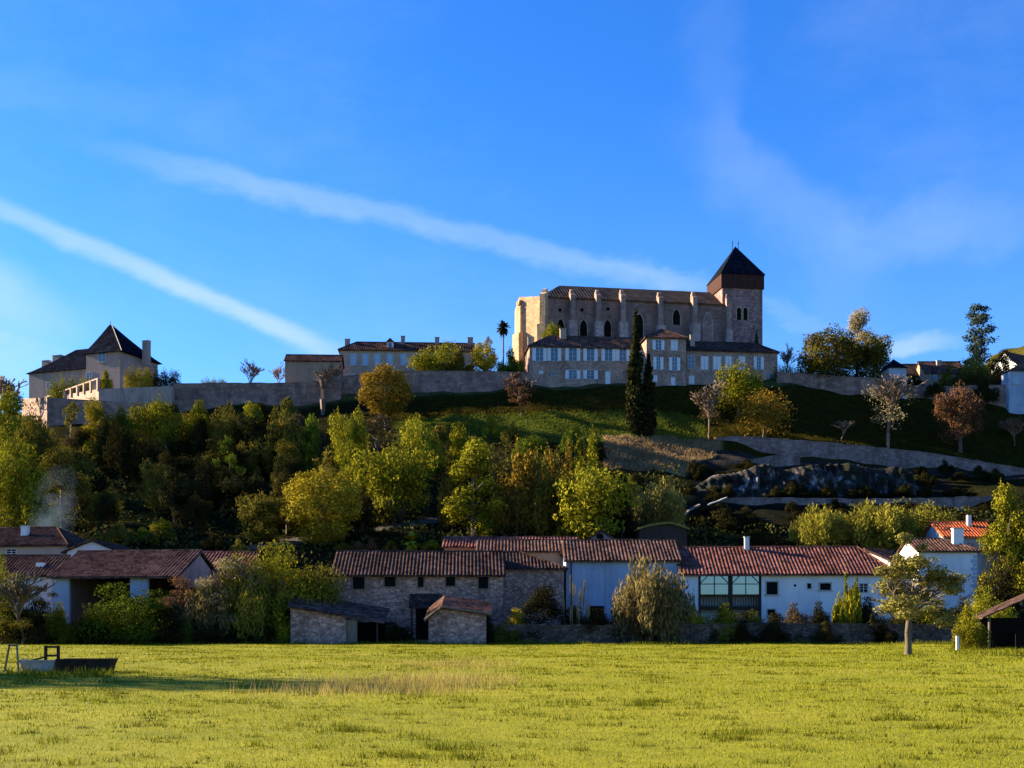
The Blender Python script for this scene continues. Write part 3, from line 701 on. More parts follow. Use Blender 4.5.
for k in range(8):
    q0=p0.lerp(p1,k/8)-o; q1=p0.lerp(p1,(k+1)/8)-o; z0_=zz0+(zz1-zz0)*k/8; z1_=zz0+(zz1-zz0)*(k+1)/8
    rl.tube((q0.x,q0.y,z0_-.1),(q1.x,q1.y,z1_-.1),.2,.2,4)
rl.build('rail',M['terrace'],tr)
c=[PT(47,255),PT(98,255.6),PT(150,256.5),PT(190,264),PT(120,284),PT(22,274)]
block('bastion_wall','shadowed bastion below the terrace with a sunlit rocky end',c,30,[wz(397.5,255),wz(400.5,255.6),wz(404,256.5),wz(404,257),wz(400,270),wz(397,272)],'rampart')
wall_run('rampart_wall','high grey rampart running from the terrace to the bare pollard tree',[(172,262,383.5,412),(200,263,383,411),(284,264,382.5,410),(341,264,381,410)],1.2,'rampart')
wall_run('rampart_wall','high grey rampart between the orange round tree and the reddish bare bush',[(341,265,376,410),(398,264.6,370.5,404),(470,264,371,398),(529,263.6,372,393)],1.2,'rampart')
wall_run('rampart_wall','pale rampart sloping from the low tan house to the little white pavilion',[(777,265,371.5,391),(800,264,373,391),(840,263,376,394),(889,262.5,379,397)],1.0,'rampart')
wall_run('rampart_wall','dark stained rampart between the two white pavilions behind the russet tree',[(906,263,386,402),(946,262.5,386.5,403),(978,262.5,385,405),(1008,262,385,407)],1.0,'rampart')
def pavilion(px0,px1,py_e,py_a,Y,z0,label,wall,depth=5):
    fr=Frame(px0,Y,z0,4); r=tag(fr.root('pavilion'),label,'house'); W=fr.u(px1); we=fr.w(py_e,W/2); b=MB()
    MB().floorprism([(0,0),(W,0),(W,depth),(0,depth)],-4,we).build('wall',M[wall],r)
    rb=MB(); top=fr.w(py_a,W/2,depth/2); flared(rb,-.4,W+.4,-.4,depth+.4,we-.1,W/2,depth/2,top); rb.build('roof',M['slate' if px0<950 else 'tile'],r)
    fr.r=r; return fr
p=pavilion(889,906.5,367.5,359,261.5,46,'small white pavilion with a dark pyramid roof on the rampart beside the mid green tree','whiteblue'); window(p.r,p,895,372,901,381,'dark',pane='bluepaint')
p=pavilion(1009,1048,371,361,260.5,44,'white corner pavilion with a brown pyramid roof past the dark hedge','whiteblue',3.5); window(p.r,p,1013,376,1020,384,'dark',pane='bluepaint'); window(p.r,p,1030,376,1036,384,'dark')
h=house('hilltop_house','low house with reddish brown roof and one chimney above the dark stained rampart','house',925,966,372.5,362.5,282,52,0,9,'brownwall','tile',.4,0,0,seed=21); chimney(h.r,h,936.5,360.5,941,367,3,'beige'); window(h.r,h,930.5,374,936,380,'dark')
h=house('hilltop_house','grey roofed low house beside the little pavilion with the dark pyramid roof','house',908,925.5,376,365,286,52,0,9,'grey','tiled',.4,0,0,seed=22); window(h.r,h,912,378,916,382,'dark')
h=house('hilltop_house','sunlit white gabled house rising behind the white corner pavilion','house',1017,1060,369,357,284,50,35,7,'white','tile',.3,0,0,seed=23)
# ---------------------------------------------------------------- the village at the foot of the hill
GV='old tiled barns and houses along the field'
# stone barn with its porch, lean-to and hut
St=house('stone_barn','grey rubble stone barn with a long brown corrugated roof and a dark porch','barn',333.5,503,574.5,553,133,.4,2,11,'rubble','tiled',.5,0,0,GV,.11,.4,seed=31)
for a,b,c,d in ((353,577,364.5,589),(384.5,577,395.5,586.5),(418,576,423.5,587),(446,576,455,586),(478.5,574.5,488,588.5)): window(St.r,St,a,b,c,d,'void',trim='woodp',pane='void')
u0,w0=St.uw(416,634); u1,w1=St.uw(430,607); MB().box(u0,u1,-.02,.0,0,w1).build('doorway',M['void'],St.r)  # black plate painted for the door's dark, wall uncut
u0,w0=St.uw(409,607,-1.5); u1,w1=St.uw(442,594,0); pr=MB()
roof_patch(pr,(u0,-1.9,w0),(1,0,0),u1-u0,Vector((0,1.9,w1-w0)),0,0,.5,.07,3,9); po=pr.build('porch_roof',M['tiled'],St.r)
for x in (u0+.3,u1-.3): MB().box(x-.09,x+.09,-1.6,-1.42,-.5,w0).build('porch_post',M['wood'],St.r)
# lean-to on the stone barn
fr=Frame(290.5,125.5,.1,0); r=tag(fr.root('lean_to_shed'),'low stone lean-to with a sloping roof and dark open bay before the rubble barn','shed',GV); fr.r=r
W1=fr.u(346); W2=fr.u(378); z1=fr.w(606.5,0); z2=fr.w(621,W2); zz=lambda u: z1+(z2-z1)*u/W2
MB().floorprism([(0,0),(W1,0),(W1,.5),(.5,.5),(.5,5),(0,5)],-1,[zz(0)-.1,zz(W1)-.1,zz(W1)-.1,zz(.5)-.1,zz(.5)-.1,zz(0)-.1]).build('wall',M['rubble'],r)
MB().floorprism([(W2,3.6),(W2+.4,3.6),(W2+.4,5),(W2,5)],-1,zz(W2)-.1).floorprism([(W1,4.5),(W2,4.5),(W2,5),(W1,5)],-1,zz(W2)-.1).build('back_wall',M['void'],r)  # back wall blacked out for the dark of the open bay
ua=fr.u(357); MB().box(W1+.02,ua,.1,.25,0,zz(ua)-.25).build('plank_panel',M['woodp'],r)
MB().box(W2-.2,W2,.05,.25,-.5,zz(W2)-.15).build('post',M['wood'],r)
rb=MB(); roof_patch(rb,(-.3,-.4,zz(-.3)),(0,.96,.28),5.4,Vector((W2+1.0,0,zz(W2+.7)-zz(-.3))),0,0,.5,.07,4,8); rb.build('roof',M['tile'],r)
# little gabled hut
fr=Frame(428.5,124.8,.1,0); r=tag(fr.root('stone_hut'),'small stone hut with a lopsided gabled roof close to the field wall','shed',GV); fr.r=r
W=fr.u(486); ul=fr.u(442); wl=fr.w(618,0); wt=fr.w(607.5,ul); wr_=fr.w(614.5,W)
MB().prism([(0,-1),(W,-1),(W,wr_-.12),(ul,wt-.12),(0,wl-.12)],0,5).build('wall',M['rubble'],r)
rb=MB(); roof_patch(rb,(W+.6,-.4,wr_-.02),(0,.97,.24),5.8,Vector((ul-W-.6,0,wt-wr_+.05)),0,0,.5,.06,4,5); roof_patch(rb,(-.4,-.4,wl-.3),(0,.97,.24),5.8,Vector((ul+.4,0,wt-wl+.3)),0,0,.5,.06,3,6)
ro=rb.build('roof',M['tile'],r); MB().tube((-.45,-.42,wl-.2),(ul,-.42,wt+.08),.1).tube((ul,-.42,wt+.08),(W+.6,-.42,wr_+.06),.1).build('verge',M['woodp'],ro)
# middle barn and blue barn
Mb=house('stone_barn','shadowed rubble barn with a hipped dark roof between the grey barn and the blue wall','barn',501.5,564,568,553.5,139,.5,2,8,'rubble','tiled',.45,0,5,GV,.11,.4,seed=33)
Bb=house('blue_barn','pale blue plastered barn under a long brown corrugated roof','barn',566,680,560,541.5,141,.5,0,11,'whiteblue','tile',.5,0,0,GV,.11,.42,seed=34)
u0,w0=Bb.uw(566,566); MB().tube((.6,-.12,0),(.6,-.12,Bb.we-.3),.07).build('drainpipe',M['metald'],Bb.r)
u0,w0=Bb.uw(590,622); u1,w1=Bb.uw(604,606); MB().box(u0,u1,-.02,0,0,w1).build('doorway',M['void'],Bb.r)  # barn door's darkness painted as a flat black plate
for q in (605,633): u0,_=Bb.uw(q,600); MB().box(u0,u0+.12,-.05,.0,0,Bb.we-.4).build('batten',M['metal'],Bb.r)
u0,w0=Bb.uw(641,559.5); u1,w1=Bb.uw(648,566); MB().box(u0,u1,-.25,0,w1,w0).build('bracket',M['wood'],Bb.r)
Rb=house('rear_barn','barn with a reddish tile roof showing above the blue barn roof','barn',444,578,547,538.4,158,3,0,10,'brownwall','tiler',.4,0,0,GV,.11,.42,seed=35)
Rl=house('rear_barn','barn with a brown tile roof peeping between the stone barn roof and the red one','barn',478,566,551.5,541.5,150,1,0,9,'brownwall','tile',.4,0,0,GV,.11,.42,seed=36)
fr=Frame(583,163,6,0); r=tag(fr.root('gabled_house'),'small dark gable end poking up behind the blue barn roof','house',GV); W=fr.u(620); wt=fr.w(529.5,W/2); wl=fr.w(542.5,0)
MB().prism([(0,-3),(W,-3),(W,wl-.2),(W/2,wt-.2),(0,wl-.2)],0,7).build('wall',M['grey'],r)
MB().prism([(-.5,wl-.5),(-.5,wl-.25),(W/2,wt),(W+.5,wl-.25),(W+.5,wl-.5),(W/2,wt-.3)],-.3,7.3).build('roof',M['tiled'],r)
u,w=fr.uw(600,537); MB().prism([(u+.5*math.cos(t*.785),w+.5*math.sin(t*.785)) for t in range(8)],-.05,-.005).build('window',M['void'],r)
# mossy roofed shed
fr=Frame(640,166,5,0); r=tag(fr.root('mossy_shed'),'dark shed with a rounded moss covered roof below the yellow willow shrub','shed'); W=fr.u(687)
ws=[fr.w(p,W*t) for t,p in ((0,527.5),(.2,524.5),(.45,522.3),(.65,522.0),(.85,524.5),(1,528))]; ts=(0,.2,.45,.65,.85,1)
MB().prism([(0,-5),(W,-5)]+[(W*t,w-.3) for t,w in zip(reversed(ts),reversed(ws))],0,8).build('wall',M['wood'],r)
rb=MB()
for (ta,wa_),(tb,wb_) in zip(zip(ts,ws),zip(ts[1:],ws[1:])): rb.prism([(W*ta-(.3 if ta==0 else 0),wa_-.3),(W*tb+(.3 if tb==1 else 0),wb_-.3),(W*tb+(.3 if tb==1 else 0),wb_),(W*ta-(.3 if ta==0 else 0),wa_)],-.4,8.4)
rb.build('moss_roof',M['moss'] if 'moss' in M else m_plain('moss',(.13,.12,.03),.95,0,.1,.5,1.5),r)
# white house with the glazed terrace
Wh=house('white_house','white house with a glazed timber terrace and a long red corrugated roof','house',681.5,893,573,548.5,139,.5,-2,12,'white','tiler',.55,0,2.6,GV,.12,.42,no_wall=True,seed=37)
r=Wh.r; W,we,wr,D=Wh.W,Wh.we,Wh.wr,Wh.depth
ua=Wh.u(698.5); ub=Wh.u(761.5); zf=Wh.w(606,ua)
b=MB().floorprism([(ub,0),(W,0),(W,D),(0,D),(0,0),(ua,0),(ua,2.2),(ub,2.2)],-2,we-.05); b.build('wall',M['white'],r)
MB().prism([(0,we),(0,we)],0,0) if 0 else None
gb=MB(); gb.v+=[(0,0,we-.05),(0,D,we-.05),(0,D/2,wr-.2),(.3,0,we-.05),(.3,D,we-.05),(.3,D/2,wr-.2)]; gb.f+=[(0,2,1),(3,4,5),(0,3,5,2),(1,2,5,4)]; gb.build('gable',M['white'],r)
MB().box(ua,ub,.0,2.19,zf-.35,zf).build('terrace_floor',M['wood'],r)
um=Wh.u(730.5)
te=MB()
tf=MB()
for x,wd in ((ua+.12,.28),(um,.5),(ub-.14,.26)): MB().box(x-wd/2,x+wd/2,-.02,.26,-1.5,we-.25).build('terrace_post',M['wood'],r)
MB().box(ua,ub,-.03,.25,we-.25,we-.05).build('terrace_beam',M['wood'],r)
for x0,x1 in ((ua+.27,um-.26),(um+.26,ub-.28)):
    g=MB().box(x0,x1,.12,.15,zf+1.35,we-.26).build('terrace_glass',M['sheen'],r)
    f=MB(); xm=(x0+x1)/2; f.box(xm-.05,xm+.05,.06,.2,zf+1.35,we-.26).box(x0,x1,.06,.2,zf+1.25,zf+1.35); zq=Wh.w(584,x0); f.box(x0,xm-.05,.06,.2,zq-.05,zq+.05).box(xm+.05,x1,.06,.2,zq-.05,zq+.05)
    f.build('glazing_bar',M['wood'],g)
    f=MB(); f.box(x0,x1,.02,.1,zf+1.05,zf+1.13).box(x0,x1,.02,.1,zf+.08,zf+.14); n=int((x1-x0)/.3)
    for k in range(1,n): x=x0+(x1-x0)*k/n; f.box(x-.035,x+.035,.03,.09,zf+.14,zf+1.05)
    f.build('railing',M['wood'],r)
    f=MB()
    for xe,dx in ((x0,1),(x1,-1)): f.tube((xe,.05,we-1.15),(xe+dx*.85,.05,we-.27),.06,.06,4)
    f.build('brace',M['wood'],r)
for a,b,c,d,k in ((766.5,582,777.5,594.5,'void'),(820,583.3,830.5,590,'void'),(807.3,583.5,811,588.5,'void')): window(r,Wh,a,b,c,d,k,pane='void',trim='trim')
window(r,Wh,767.5,609.5,775,615.5,'void',pane='void'); u,w=Wh.uw(795,585.5); MB().prism([(u+.16*math.cos(t*.785),w+.16*math.sin(t*.785)) for t in range(8)],-.03,-.004).build('vent',M['void'],r)
window(r,Wh,860,584,867,592,'dark',pane='void')
chimney(r,Wh,744.5,536.5,749,548.5,5.5,'white',1.5)
# houses behind the apple tree
R1=house('white_house','tall plain white house behind the crown of the lone apple tree','house',918.5,977,551,540,146,.5,0,8,'white','tile',.4,0,3.0,GV,.11,.4,seed=38)
chimney(R1.r,R1,952.5,528,962.5,546,2.2,'white',2); window(R1.r,R1,968,595,972,597.5,'void')
q=MB()
for k in range(13): q.box(R1.W-(.75 if k%2 else .5),R1.W+.04,-.06,0,R1.we-.9-k*.5,R1.we-.5-k*.5)
q.build('quoin',M['whiteblue'],R1.r)
window(R1.r,R1,940,565,946,575,'closed')
R2=house('red_roofed_house','pale blue house with a bright orange tiled roof beside the tall yellow green tree','house',944,998,536.5,523.3,160,3,0,9,'whiteblue','tileo',.4,0,0,GV,.11,.4,seed=39)
window(R2.r,R2,968,543,973,550,'dark')
MB().box(R2.W*.6,R2.W*.6+.5,3,3.6,R2.wr-.5,R2.wr+1.0).build('chimney',M['white'],R2.r)
R3=house('gabled_annexe','low annexe with a sunlit white gable tucked behind the red corrugated roof','house',890,915,562,551,149,.5,40,7,'white','tile',.4,0,0,GV,.11,.4,seed=40)
# hangar side
Hg=house('open_hangar','open fronted hangar with pale blue walls and a sagging reddish brown roof','barn',52,178,575.5,552.5,131,.4,-6,13,'whiteblue','tile',.7,0,0,GV,.11,.4,no_wall=True,seed=41)
r=Hg.r; W,we,wr,D=Hg.W,Hg.we,Hg.wr,Hg.depth
for x0,x1 in ((0,Hg.u(69)),(Hg.u(130),Hg.u(148))): MB().box(x0,x1,0,.4,-1.5,we-.1).build('wall',M['whiteblue'],r)
MB().box(0,W,D-.4,D,-1,we-.1).build('back_wall',M['drystone'],r)
for x0,x1 in ((0,.3),(W-.3,W)):
    gb=MB(); z0_=-1 if x0==0 else we-1.2; gb.v+=[(x0,.41,z0_),(x0,D-.41,z0_),(x0,D-.41,we-.1),(x0,D/2,wr-.3),(x0,.41,we-.1),(x1,.41,z0_),(x1,D-.41,z0_),(x1,D-.41,we-.1),(x1,D/2,wr-.3),(x1,.41,we-.1)]
    gb.f+=[(4,3,2,1,0),(5,6,7,8,9),(0,1,6,5),(1,2,7,6),(2,3,8,7),(3,4,9,8),(4,0,5,9)]; gb.build('gable',M['grey'],r)
MB().box(W-.5,W-.1,.1,.5,-1,we-.2).build('post',M['wood'],r)
h=house('brown_roofed_barn','barn with a low brown roof and white skylight beside the open hangar','barn',-40,52,575,557,137,.4,0,10,'whiteblue','tiled',.5,0,0,GV,.11,.4,seed=42)
u0,w0=h.uw(30,566); MB().box(u0,u0+.9,1.7,2.5,h.we+.9,h.we+1.5).build('skylight',M['white'],h.r)
h=house('pale_house','pale rendered house with a dark roof and a square chimney, wreathed in smoke','house',-30,67,545,529,153,2,-10,9,'beige','tiled',.4,0,4,GV,.11,.4,seed=43); window(h.r,h,7,549.5,16,556,'dark',pane='void'); chimney(h.r,h,22,525.5,28.5,534,2.5,'white',2)
fr=Frame(67,150,2,-4); r=tag(fr.root('gabled_house'),'white gabled house between the pale smoking house and the hangar roof','house',GV); W=fr.u(117); wt=fr.w(540,W*.5); wl=fr.w(549.5,0)
MB().prism([(0,-3),(W,-3),(W,wl-.2),(W/2,wt-.2),(0,wl-.2)],0,9).build('wall',M['white'],r)
rb=MB(); e=Vector((0,1,0)); roof_patch(rb,(-.6,-.5,wl-.35),(0,1,0),10,Vector((W/2+.6,0,wt-wl+.35)),0,0,.5,.06,3,4); roof_patch(rb,(W+.6,-.5,wl-.35),(0,1,0),10,Vector((-W/2-.6,0,wt-wl+.35)),0,0,.5,.06,3,7); rb.build('roof',M['tiled'],r)
h=house('red_roofed_barn','barn with a plain reddish roof between the hangar gable and the big olive thicket','barn',186,247,569.5,553.5,140,.4,-2,10,'brownwall','tiler',.4,0,0,GV,.11,.4,seed=44)
# open shed at the edge of the field
fr=Frame(988,95,.0,0); r=tag(fr.root('open_shed'),'dark open shed with a rusty sloping sheet roof at the field edge','shed'); fr.r=r
W=fr.u(1060); w0=fr.w(617.5,-.5); w1=fr.w(599,fr.u(1024)); k=(w1-w0)/(fr.u(1024)+.5)
rb=MB(); roof_patch(rb,(-.6,-.4,w0),(0,1,0),3.0,Vector((W+.6,0,k*(W+.6))),0,0,.3,.03,4,3,.12); rb.build('roof',M['tiled'],r)
for x,y in ((.1,0),(.15,2.2),(W*.55,0)): MB().tube((x,y,-.4),(x,y,w0+k*(x+.6)-.1),.1,.09,7).build('post',M['woodp'],r)
MB().box(0,W,2.35,2.5,-.3,w0).box(W*.45,W*.95,.9,1.0,-.3,1.6).build('boarding',M['void'],r)  # boards blackened to imitate the shed's dark inside
wall_run('field_wall','long dark stone wall along the far edge of the field','x' and [(486,127.6,624.5,644.5),(600,127.6,625,644.5),(760,127.6,623,644.5),(850,127.6,623.5,644.5),(962,127.6,625,644.5)],.45,'drystone')
wall_run('field_wall','low crumbling stone wall under the olive thicket',[(196,127.8,638,645),(291,127.2,637,645)],.4,'drystone')
tag(MB().box(-.1,.1,-.08,.08,-.3,1.08).build('marker_post',M['white'],None,(wx(957.5,93),93,0)),'thin white concrete post standing in the grass by the open shed','post')
# water trough with its frame
Yt=46.5; x0=wx(18,Yt); x1=wx(54,Yt); x2=wx(110,Yt)
def trough(a,b,dp,h,th=.05):
    m=MB(); s=.12; m.v+=[(a+s,s,0),(b-s,s,0),(b-s,dp-s,0),(a+s,dp-s,0),(a,0,h),(b,0,h),(b,dp,h),(a,dp,h),(a+th,th,h),(b-th,th,h),(b-th,dp-th,h),(a+th,dp-th,h),(a+s+th,s+th,.08),(b-s-th,s+th,.08),(b-s-th,dp-s-th,.08),(a+s+th,dp-s-th,.08)]
    m.f+=[(0,3,2,1)]
    for i in range(4):
        j=(i+1)%4; m.f+=[(i,j,4+j,4+i),(4+i,4+j,8+j,8+i),(8+i,8+j,12+j,12+i)]
    m.f+=[(12,13,14,15)]; return m
r=tag(empty('water_trough',(x0,Yt,0)),'long dark metal cattle trough with a rolled rim in the pasture','trough'); trough(x1-x0+.05,x2-x0,.9,.46).build('tank',M['metald'],r); q=MB(); L_=x2-x1-.05; q.tube((x1-x0+.05,0,.47),(x2-x0,0,.47),.035).tube((x1-x0+.05,.9,.47),(x2-x0,.9,.47),.035).tube((x2-x0,0,.47),(x2-x0,.9,.47),.035); q.build('rim',M['metald'],r)
r=tag(empty('water_trough',(x0,Yt+.1,0)),'short pale blue galvanised trough standing end to end with the dark one','trough'); trough(0,x1-x0,.8,.42).build('tank',M['metal'],r); MB().tube((0,0,.43),(x1-x0,0,.43),.03).tube((0,0,.43),(0,.8,.43),.03).build('rim',M['metal'],r)
r=tag(empty('hay_rack',(wx(52,Yt+1.3),Yt+1.3,0)),'dark metal rack with slanting bars behind the two troughs','rack')
for x in (-.25,.25): MB().box(x-.05,x+.05,-.05,.05,-.3,1.0).build('post',M['metald'],r)
[MB().tube((-.25,0,z),(.25,0,z),.045).build('crossbar',M['metald'],r) for z in (.95,.6)]; MB().tube((-.25,-.05,.55),(-1.1,-.35,.3),.035).build('arm',M['metald'],r)
r=tag(empty('leaning_posts_frame',(wx(10,Yt),Yt,0)),'thin wooden frame of two leaning posts beside the pale trough','frame')
MB().tube((-.25,0,-.2),(-.05,.1,1.1),.045,.04,6).build('post',M['woodp'],r); MB().tube((.35,0,-.2),(.22,.1,1.1),.045,.04,6).build('post',M['woodp'],r); MB().tube((-.1,.1,1.02),(.27,.1,1.02),.035,.035,6).build('rail',M['woodp'],r)
# ---- hillside roadside walls and rock
GR='stone walls of the road up the hill'
wall_run('road_wall','pale upper retaining wall of the winding hill road',[(716,241,437.5,453),(735,240.4,436,452),(760,239.8,437,452),(800,239.5,440,465),(845,239.5,444,468),(896,239.5,449,472),(931,239.5,453,474),(985,239.5,462,477),(1040,239.5,471,480)],.7,'roadwall',GR)
wall_run('road_wall','short curved lower parapet of the hill road above the dark rock',[(704,231,463,473),(725,229.5,461.5,473),(750,228.6,459.5,471),(775,228.4,455,465),(800,228.4,452,462)],.6,'roadwall',GR)
wall_run('road_wall','long straight wall at the foot of the grey rock outcrop',[(690,206,499.5,513),(740,204.2,497.5,512),(860,204,498.5,512),(955,204,498,513)],.6,'roadwall',GR)
wall_run('road_wall','sunlit end of the long wall below the rock beside the tall yellow green tree',[(956,203.4,496.5,513),(1040,206.5,495,509)],.6,'roadwall',GR)
wall_run('road_wall','dim broken wall with a pale footing above the white house roof',[(690,190.5,520,536),(745,188.8,518.5,535),(798,188.8,521,536)],.6,'roadwall',GR)
wall_run('stair_parapet','pale sloping stair parapet curving up from the mossy shed',[(684,187,516,517.5),(689,189.5,509.5,511),(700,194,504,505.5)],.25,'roadwall',GR,deep=.1)
wall_run('stair_parapet','thin pale straight parapet slanting up to the long wall',[(709,199,503.5,504.6),(727,203,497,498.1)],.2,'trim',GR,deep=.0)
m,nt,out=newmat('grey_rock'); v=coords(nt); n1=noise(nt,mapping(nt,v,(1,1,.55)),.55,7,.7); n2=noise(nt,mapping(nt,v,(1,1,.4)),.23,4,.6)
c=ramp(nt,n1,[(.47,(.010,.009,.008)),(.56,(.06,.05,.05)),(.66,(.34,.3,.29))]); c=mix(nt,ramp(nt,n2,[(.46,(1,1,1)),(.53,(0,0,0))]),c,(.014,.016,.009))
bsdf(nt,out,c,.95,bump(nt,n1,1,.4)); M['rock']=m
xs=np.linspace(688,934,200); ys=np.linspace(0,1,40); V=[]
rg=np.random.default_rng(9); K=[(rg.uniform(.3,4.5),rg.uniform(1,16),rg.uniform(0,6.28),rg.uniform(-.8,.8)) for _ in range(26)]
for t in ys:
    for p in xs:
        X=wx(p,208); top=wz(np.interp(p,[688,700,715,740,760,790,830,860,895,915,934],[497,485,476,472,466,470,464,467,469,478,494]),211); bot=wz(501,206.5)
        f=min(1,t/.72); q=max(0,(t-.72)/.28)
        n=sum(.62/(a**.75)*math.sin(a*X+ph+sk*b*t)*math.sin(b*t+ph*2.3+a*.7*X) for a,b,ph,sk in K)*.42
        n=math.floor(n*3.2)/3.2*.55+n*.45
        e=min(1,(p-688)/14,(934-p)/20)*(.25+.75*min(1,4*t))*(1-.6*q)
        V.append((X+.25*n,206.4+3.2*f+9*q-1.05*n*e-(1-e)*.3,bot-1.2+(top-bot+1.2)*f**.9-1.2*q+.22*n*e))
nx=len(xs); i=np.arange(nx-1)[None,:]+np.arange(39)[:,None]*nx; Fq=np.stack([i,i+1,i+nx+1,i+nx],-1).reshape(-1,4)
me=np_mesh('rock_outcrop',np.array(V),Fq,M['rock'],4); o=bpy.data.objects.new('rock_outcrop',me); COL.objects.link(o); tag(o,'grey rock outcrop streaked with dark ivy between the two road walls','rock')
# ---------------------------------------------------------------- plants
def leafcloud(rg,lobes,n,leaf,shell=.45,el=1.0,outw=.8,vert=0.0):
    L=np.array([[*c,*r] for c,r in lobes],float); wgt=(L[:,3]*L[:,5]+L[:,4]*L[:,5]+L[:,3]*L[:,4]); wgt/=wgt.sum()
    k=rg.choice(len(L),n,p=wgt); d=rg.normal(size=(n,3)); d/=np.linalg.norm(d,axis=1)[:,None]
    ph=rg.uniform(0,6.28,(len(L),3))
    lump=1+.18*np.sin(d[:,0]*7+ph[k,0])*np.sin(d[:,1]*6+ph[k,1])+.14*np.sin(d[:,2]*9+ph[k,2])
    rad=(1-shell*rg.random(n)**1.6)*lump
    P=L[k,:3]+d*L[k,3:6]*rad[:,None]
    nr=d*outw+rg.normal(size=(n,3))*(1-outw*.5)*.75; nr/=np.linalg.norm(nr,axis=1)[:,None]+1e-9
    a=np.cross(nr,rg.normal(size=(n,3))); 
    if vert: a=a*(1-vert)+np.array([0,0,1.])*vert+.15*rg.normal(size=(n,3)); 
    a/=np.linalg.norm(a,axis=1)[:,None]+1e-9; b=np.cross(nr,a); b/=np.linalg.norm(b,axis=1)[:,None]+1e-9
    s=leaf*rg.uniform(.55,1.3,n)[:,None]
    return np.stack([P-a*s*el*.5,P+b*s*.36,P+a*s*el*.5,P-b*s*.36],1)
def finish(name,Q):
    V=Q.reshape(-1,3).copy()
    lo=np.percentile(V,1,axis=0); hi=np.percentile(V,99,axis=0)
    V[:,0]=(V[:,0]-(lo[0]+hi[0])/2)/(hi[0]-lo[0]); V[:,1]=(V[:,1]-(lo[1]+hi[1])/2)/(hi[1]-lo[1]); V[:,2]=(V[:,2]-lo[2])/(hi[2]-lo[2])
    return np_mesh(name,V,np.arange(len(V)).reshape(-1,4),Lf['green'],4)
def proto(kind,seed,n=None,leaf=None):
    rg=np.random.default_rng(seed); U=rg.uniform
    if kind=='round':
        lb=[((0,0,0),(.42,.42,.42)),((0,0,0),(.34,.34,.34))]
        for _ in range(34):
            d=rg.normal(size=3); d/=np.linalg.norm(d); lb.append((tuple(d*.36),(U(.09,.16),)*3))
        return finish('round_crown',leafcloud(rg,lb,n or 19000,leaf or .028,.3))
    if kind=='twigs':
        lb=[((0,0,.05),(.3,.3,.3))]
        for i in range(40):
            a=U(0,6.28); q=U(.0,.4); h=(1-(q*1.6)**2)*U(.75,1.0); lb.append(((q*math.cos(a),q*math.sin(a),h*.5+.02),(.09,.09,h*.5)))
        return finish('twiggy_crown',leafcloud(rg,lb,n or 14000,leaf or .02,.8,4.0,.3,.8))
    if kind=='spread':
        lb=[]
        for _ in range(20):
            d=rg.normal(size=3); d/=np.linalg.norm(d); d*=U(.15,.42); r=U(.1,.2); lb.append(((d[0],d[1],d[2]*.8),(r*1.15,r*1.15,r*.85)))
        return finish('spreading_crown',leafcloud(rg,lb,n or 9500,leaf or .031))
    if kind=='tall':
        lb=[]
        for i in range(22):
            t=U(0,1); wd=.34*math.sin(math.pi*min(1,.18+t*.8))**.8; a=U(0,6.28); q=wd*U(.2,1); r=U(.09,.17)
            lb.append(((q*math.cos(a),q*math.sin(a),t),(r,r,r*U(.8,1.4))))
        return finish('tall_crown',leafcloud(rg,lb,n or 9500,leaf or .031))
    if kind=='spire':
        lb=[((0,0,.3),(.2,.2,.32))]
        for i in range(6):
            a=U(0,6.28); q=U(.08,.3); h=U(.5,1.0); lb.append(((q*math.cos(a),q*math.sin(a),h*.5),(.1,.1,h*.5)))
            lb.append(((q*math.cos(a),q*math.sin(a),h*.3),(.14,.14,h*.25)))
        return finish('spired_crown',leafcloud(rg,lb,n or 5200,leaf or .04,.5,1.3,.5,.35))
    if kind=='bush':
        lb=[]
        for _ in range(18):
            a=U(0,6.28); q=U(0,.42); h=(1-q*1.7)*U(.3,.75)+.12; r=U(.1,.19); lb.append(((q*math.cos(a),q*math.sin(a),h*.75),(r,r,r*.9)))
        return finish('bush_crown',leafcloud(rg,lb,n or 7000,leaf or .036))
    if kind=='hedge':
        lb=[((x+U(-.03,.03),U(-.25,.25),U(.35,.6)),(U(.1,.18),U(.2,.3),U(.35,.5))) for x in np.linspace(-.42,.42,26)]
        return finish('hedge_crown',leafcloud(rg,lb,n or 9000,leaf or .036,.5))
    if kind=='cypress':
        lb=[]
        for i in range(30):
            t=i/29; r=.5*(1-t)**.55*min(1,.35+t*3.5); a=U(0,6.28); q=r*.35; lb.append(((q*math.cos(a),q*math.sin(a),t*6),(max(.06,r*U(.6,.95)),max(.06,r*U(.6,.95)),U(.25,.5))))
        return finish('cypress_crown',leafcloud(rg,lb,n or 5200,leaf or .16,.4,1.4,.5,.5))
    if kind=='willow':
        lb=[((0,0,.1),(.2,.2,.2))]
        for i in range(34):
            a=U(0,6.28); q=U(.05,.42); h=(1-q*1.2)*U(.6,1.05); lb.append(((q*math.cos(a),q*math.sin(a),h*.5+.03),(.055,.055,h*.5)))
        return finish('reedy_crown',leafcloud(rg,lb,n or 5200,leaf or .05,.6,1.9,.3,.75))
    if kind=='loose':
        lb=[]
        for _ in range(24):
            a=U(0,6.28); t=U(.05,1); q=U(.05,.42)*math.sin(math.pi*min(1,.15+.8*t)); r=U(.06,.12); lb.append(((q*math.cos(a),q*math.sin(a),t),(r*1.2,r*1.2,r*.8)))
        return finish('loose_crown',leafcloud(rg,lb,n or 3000,leaf or .036,.8))
    if kind=='sparse':
        lb=[((U(-.35,.35),U(-.35,.35),U(.1,.9)),(U(.1,.2),)*3) for _ in range(16)]
        return finish('sparse_crown',leafcloud(rg,lb,n or 1100,leaf or .03,.9))
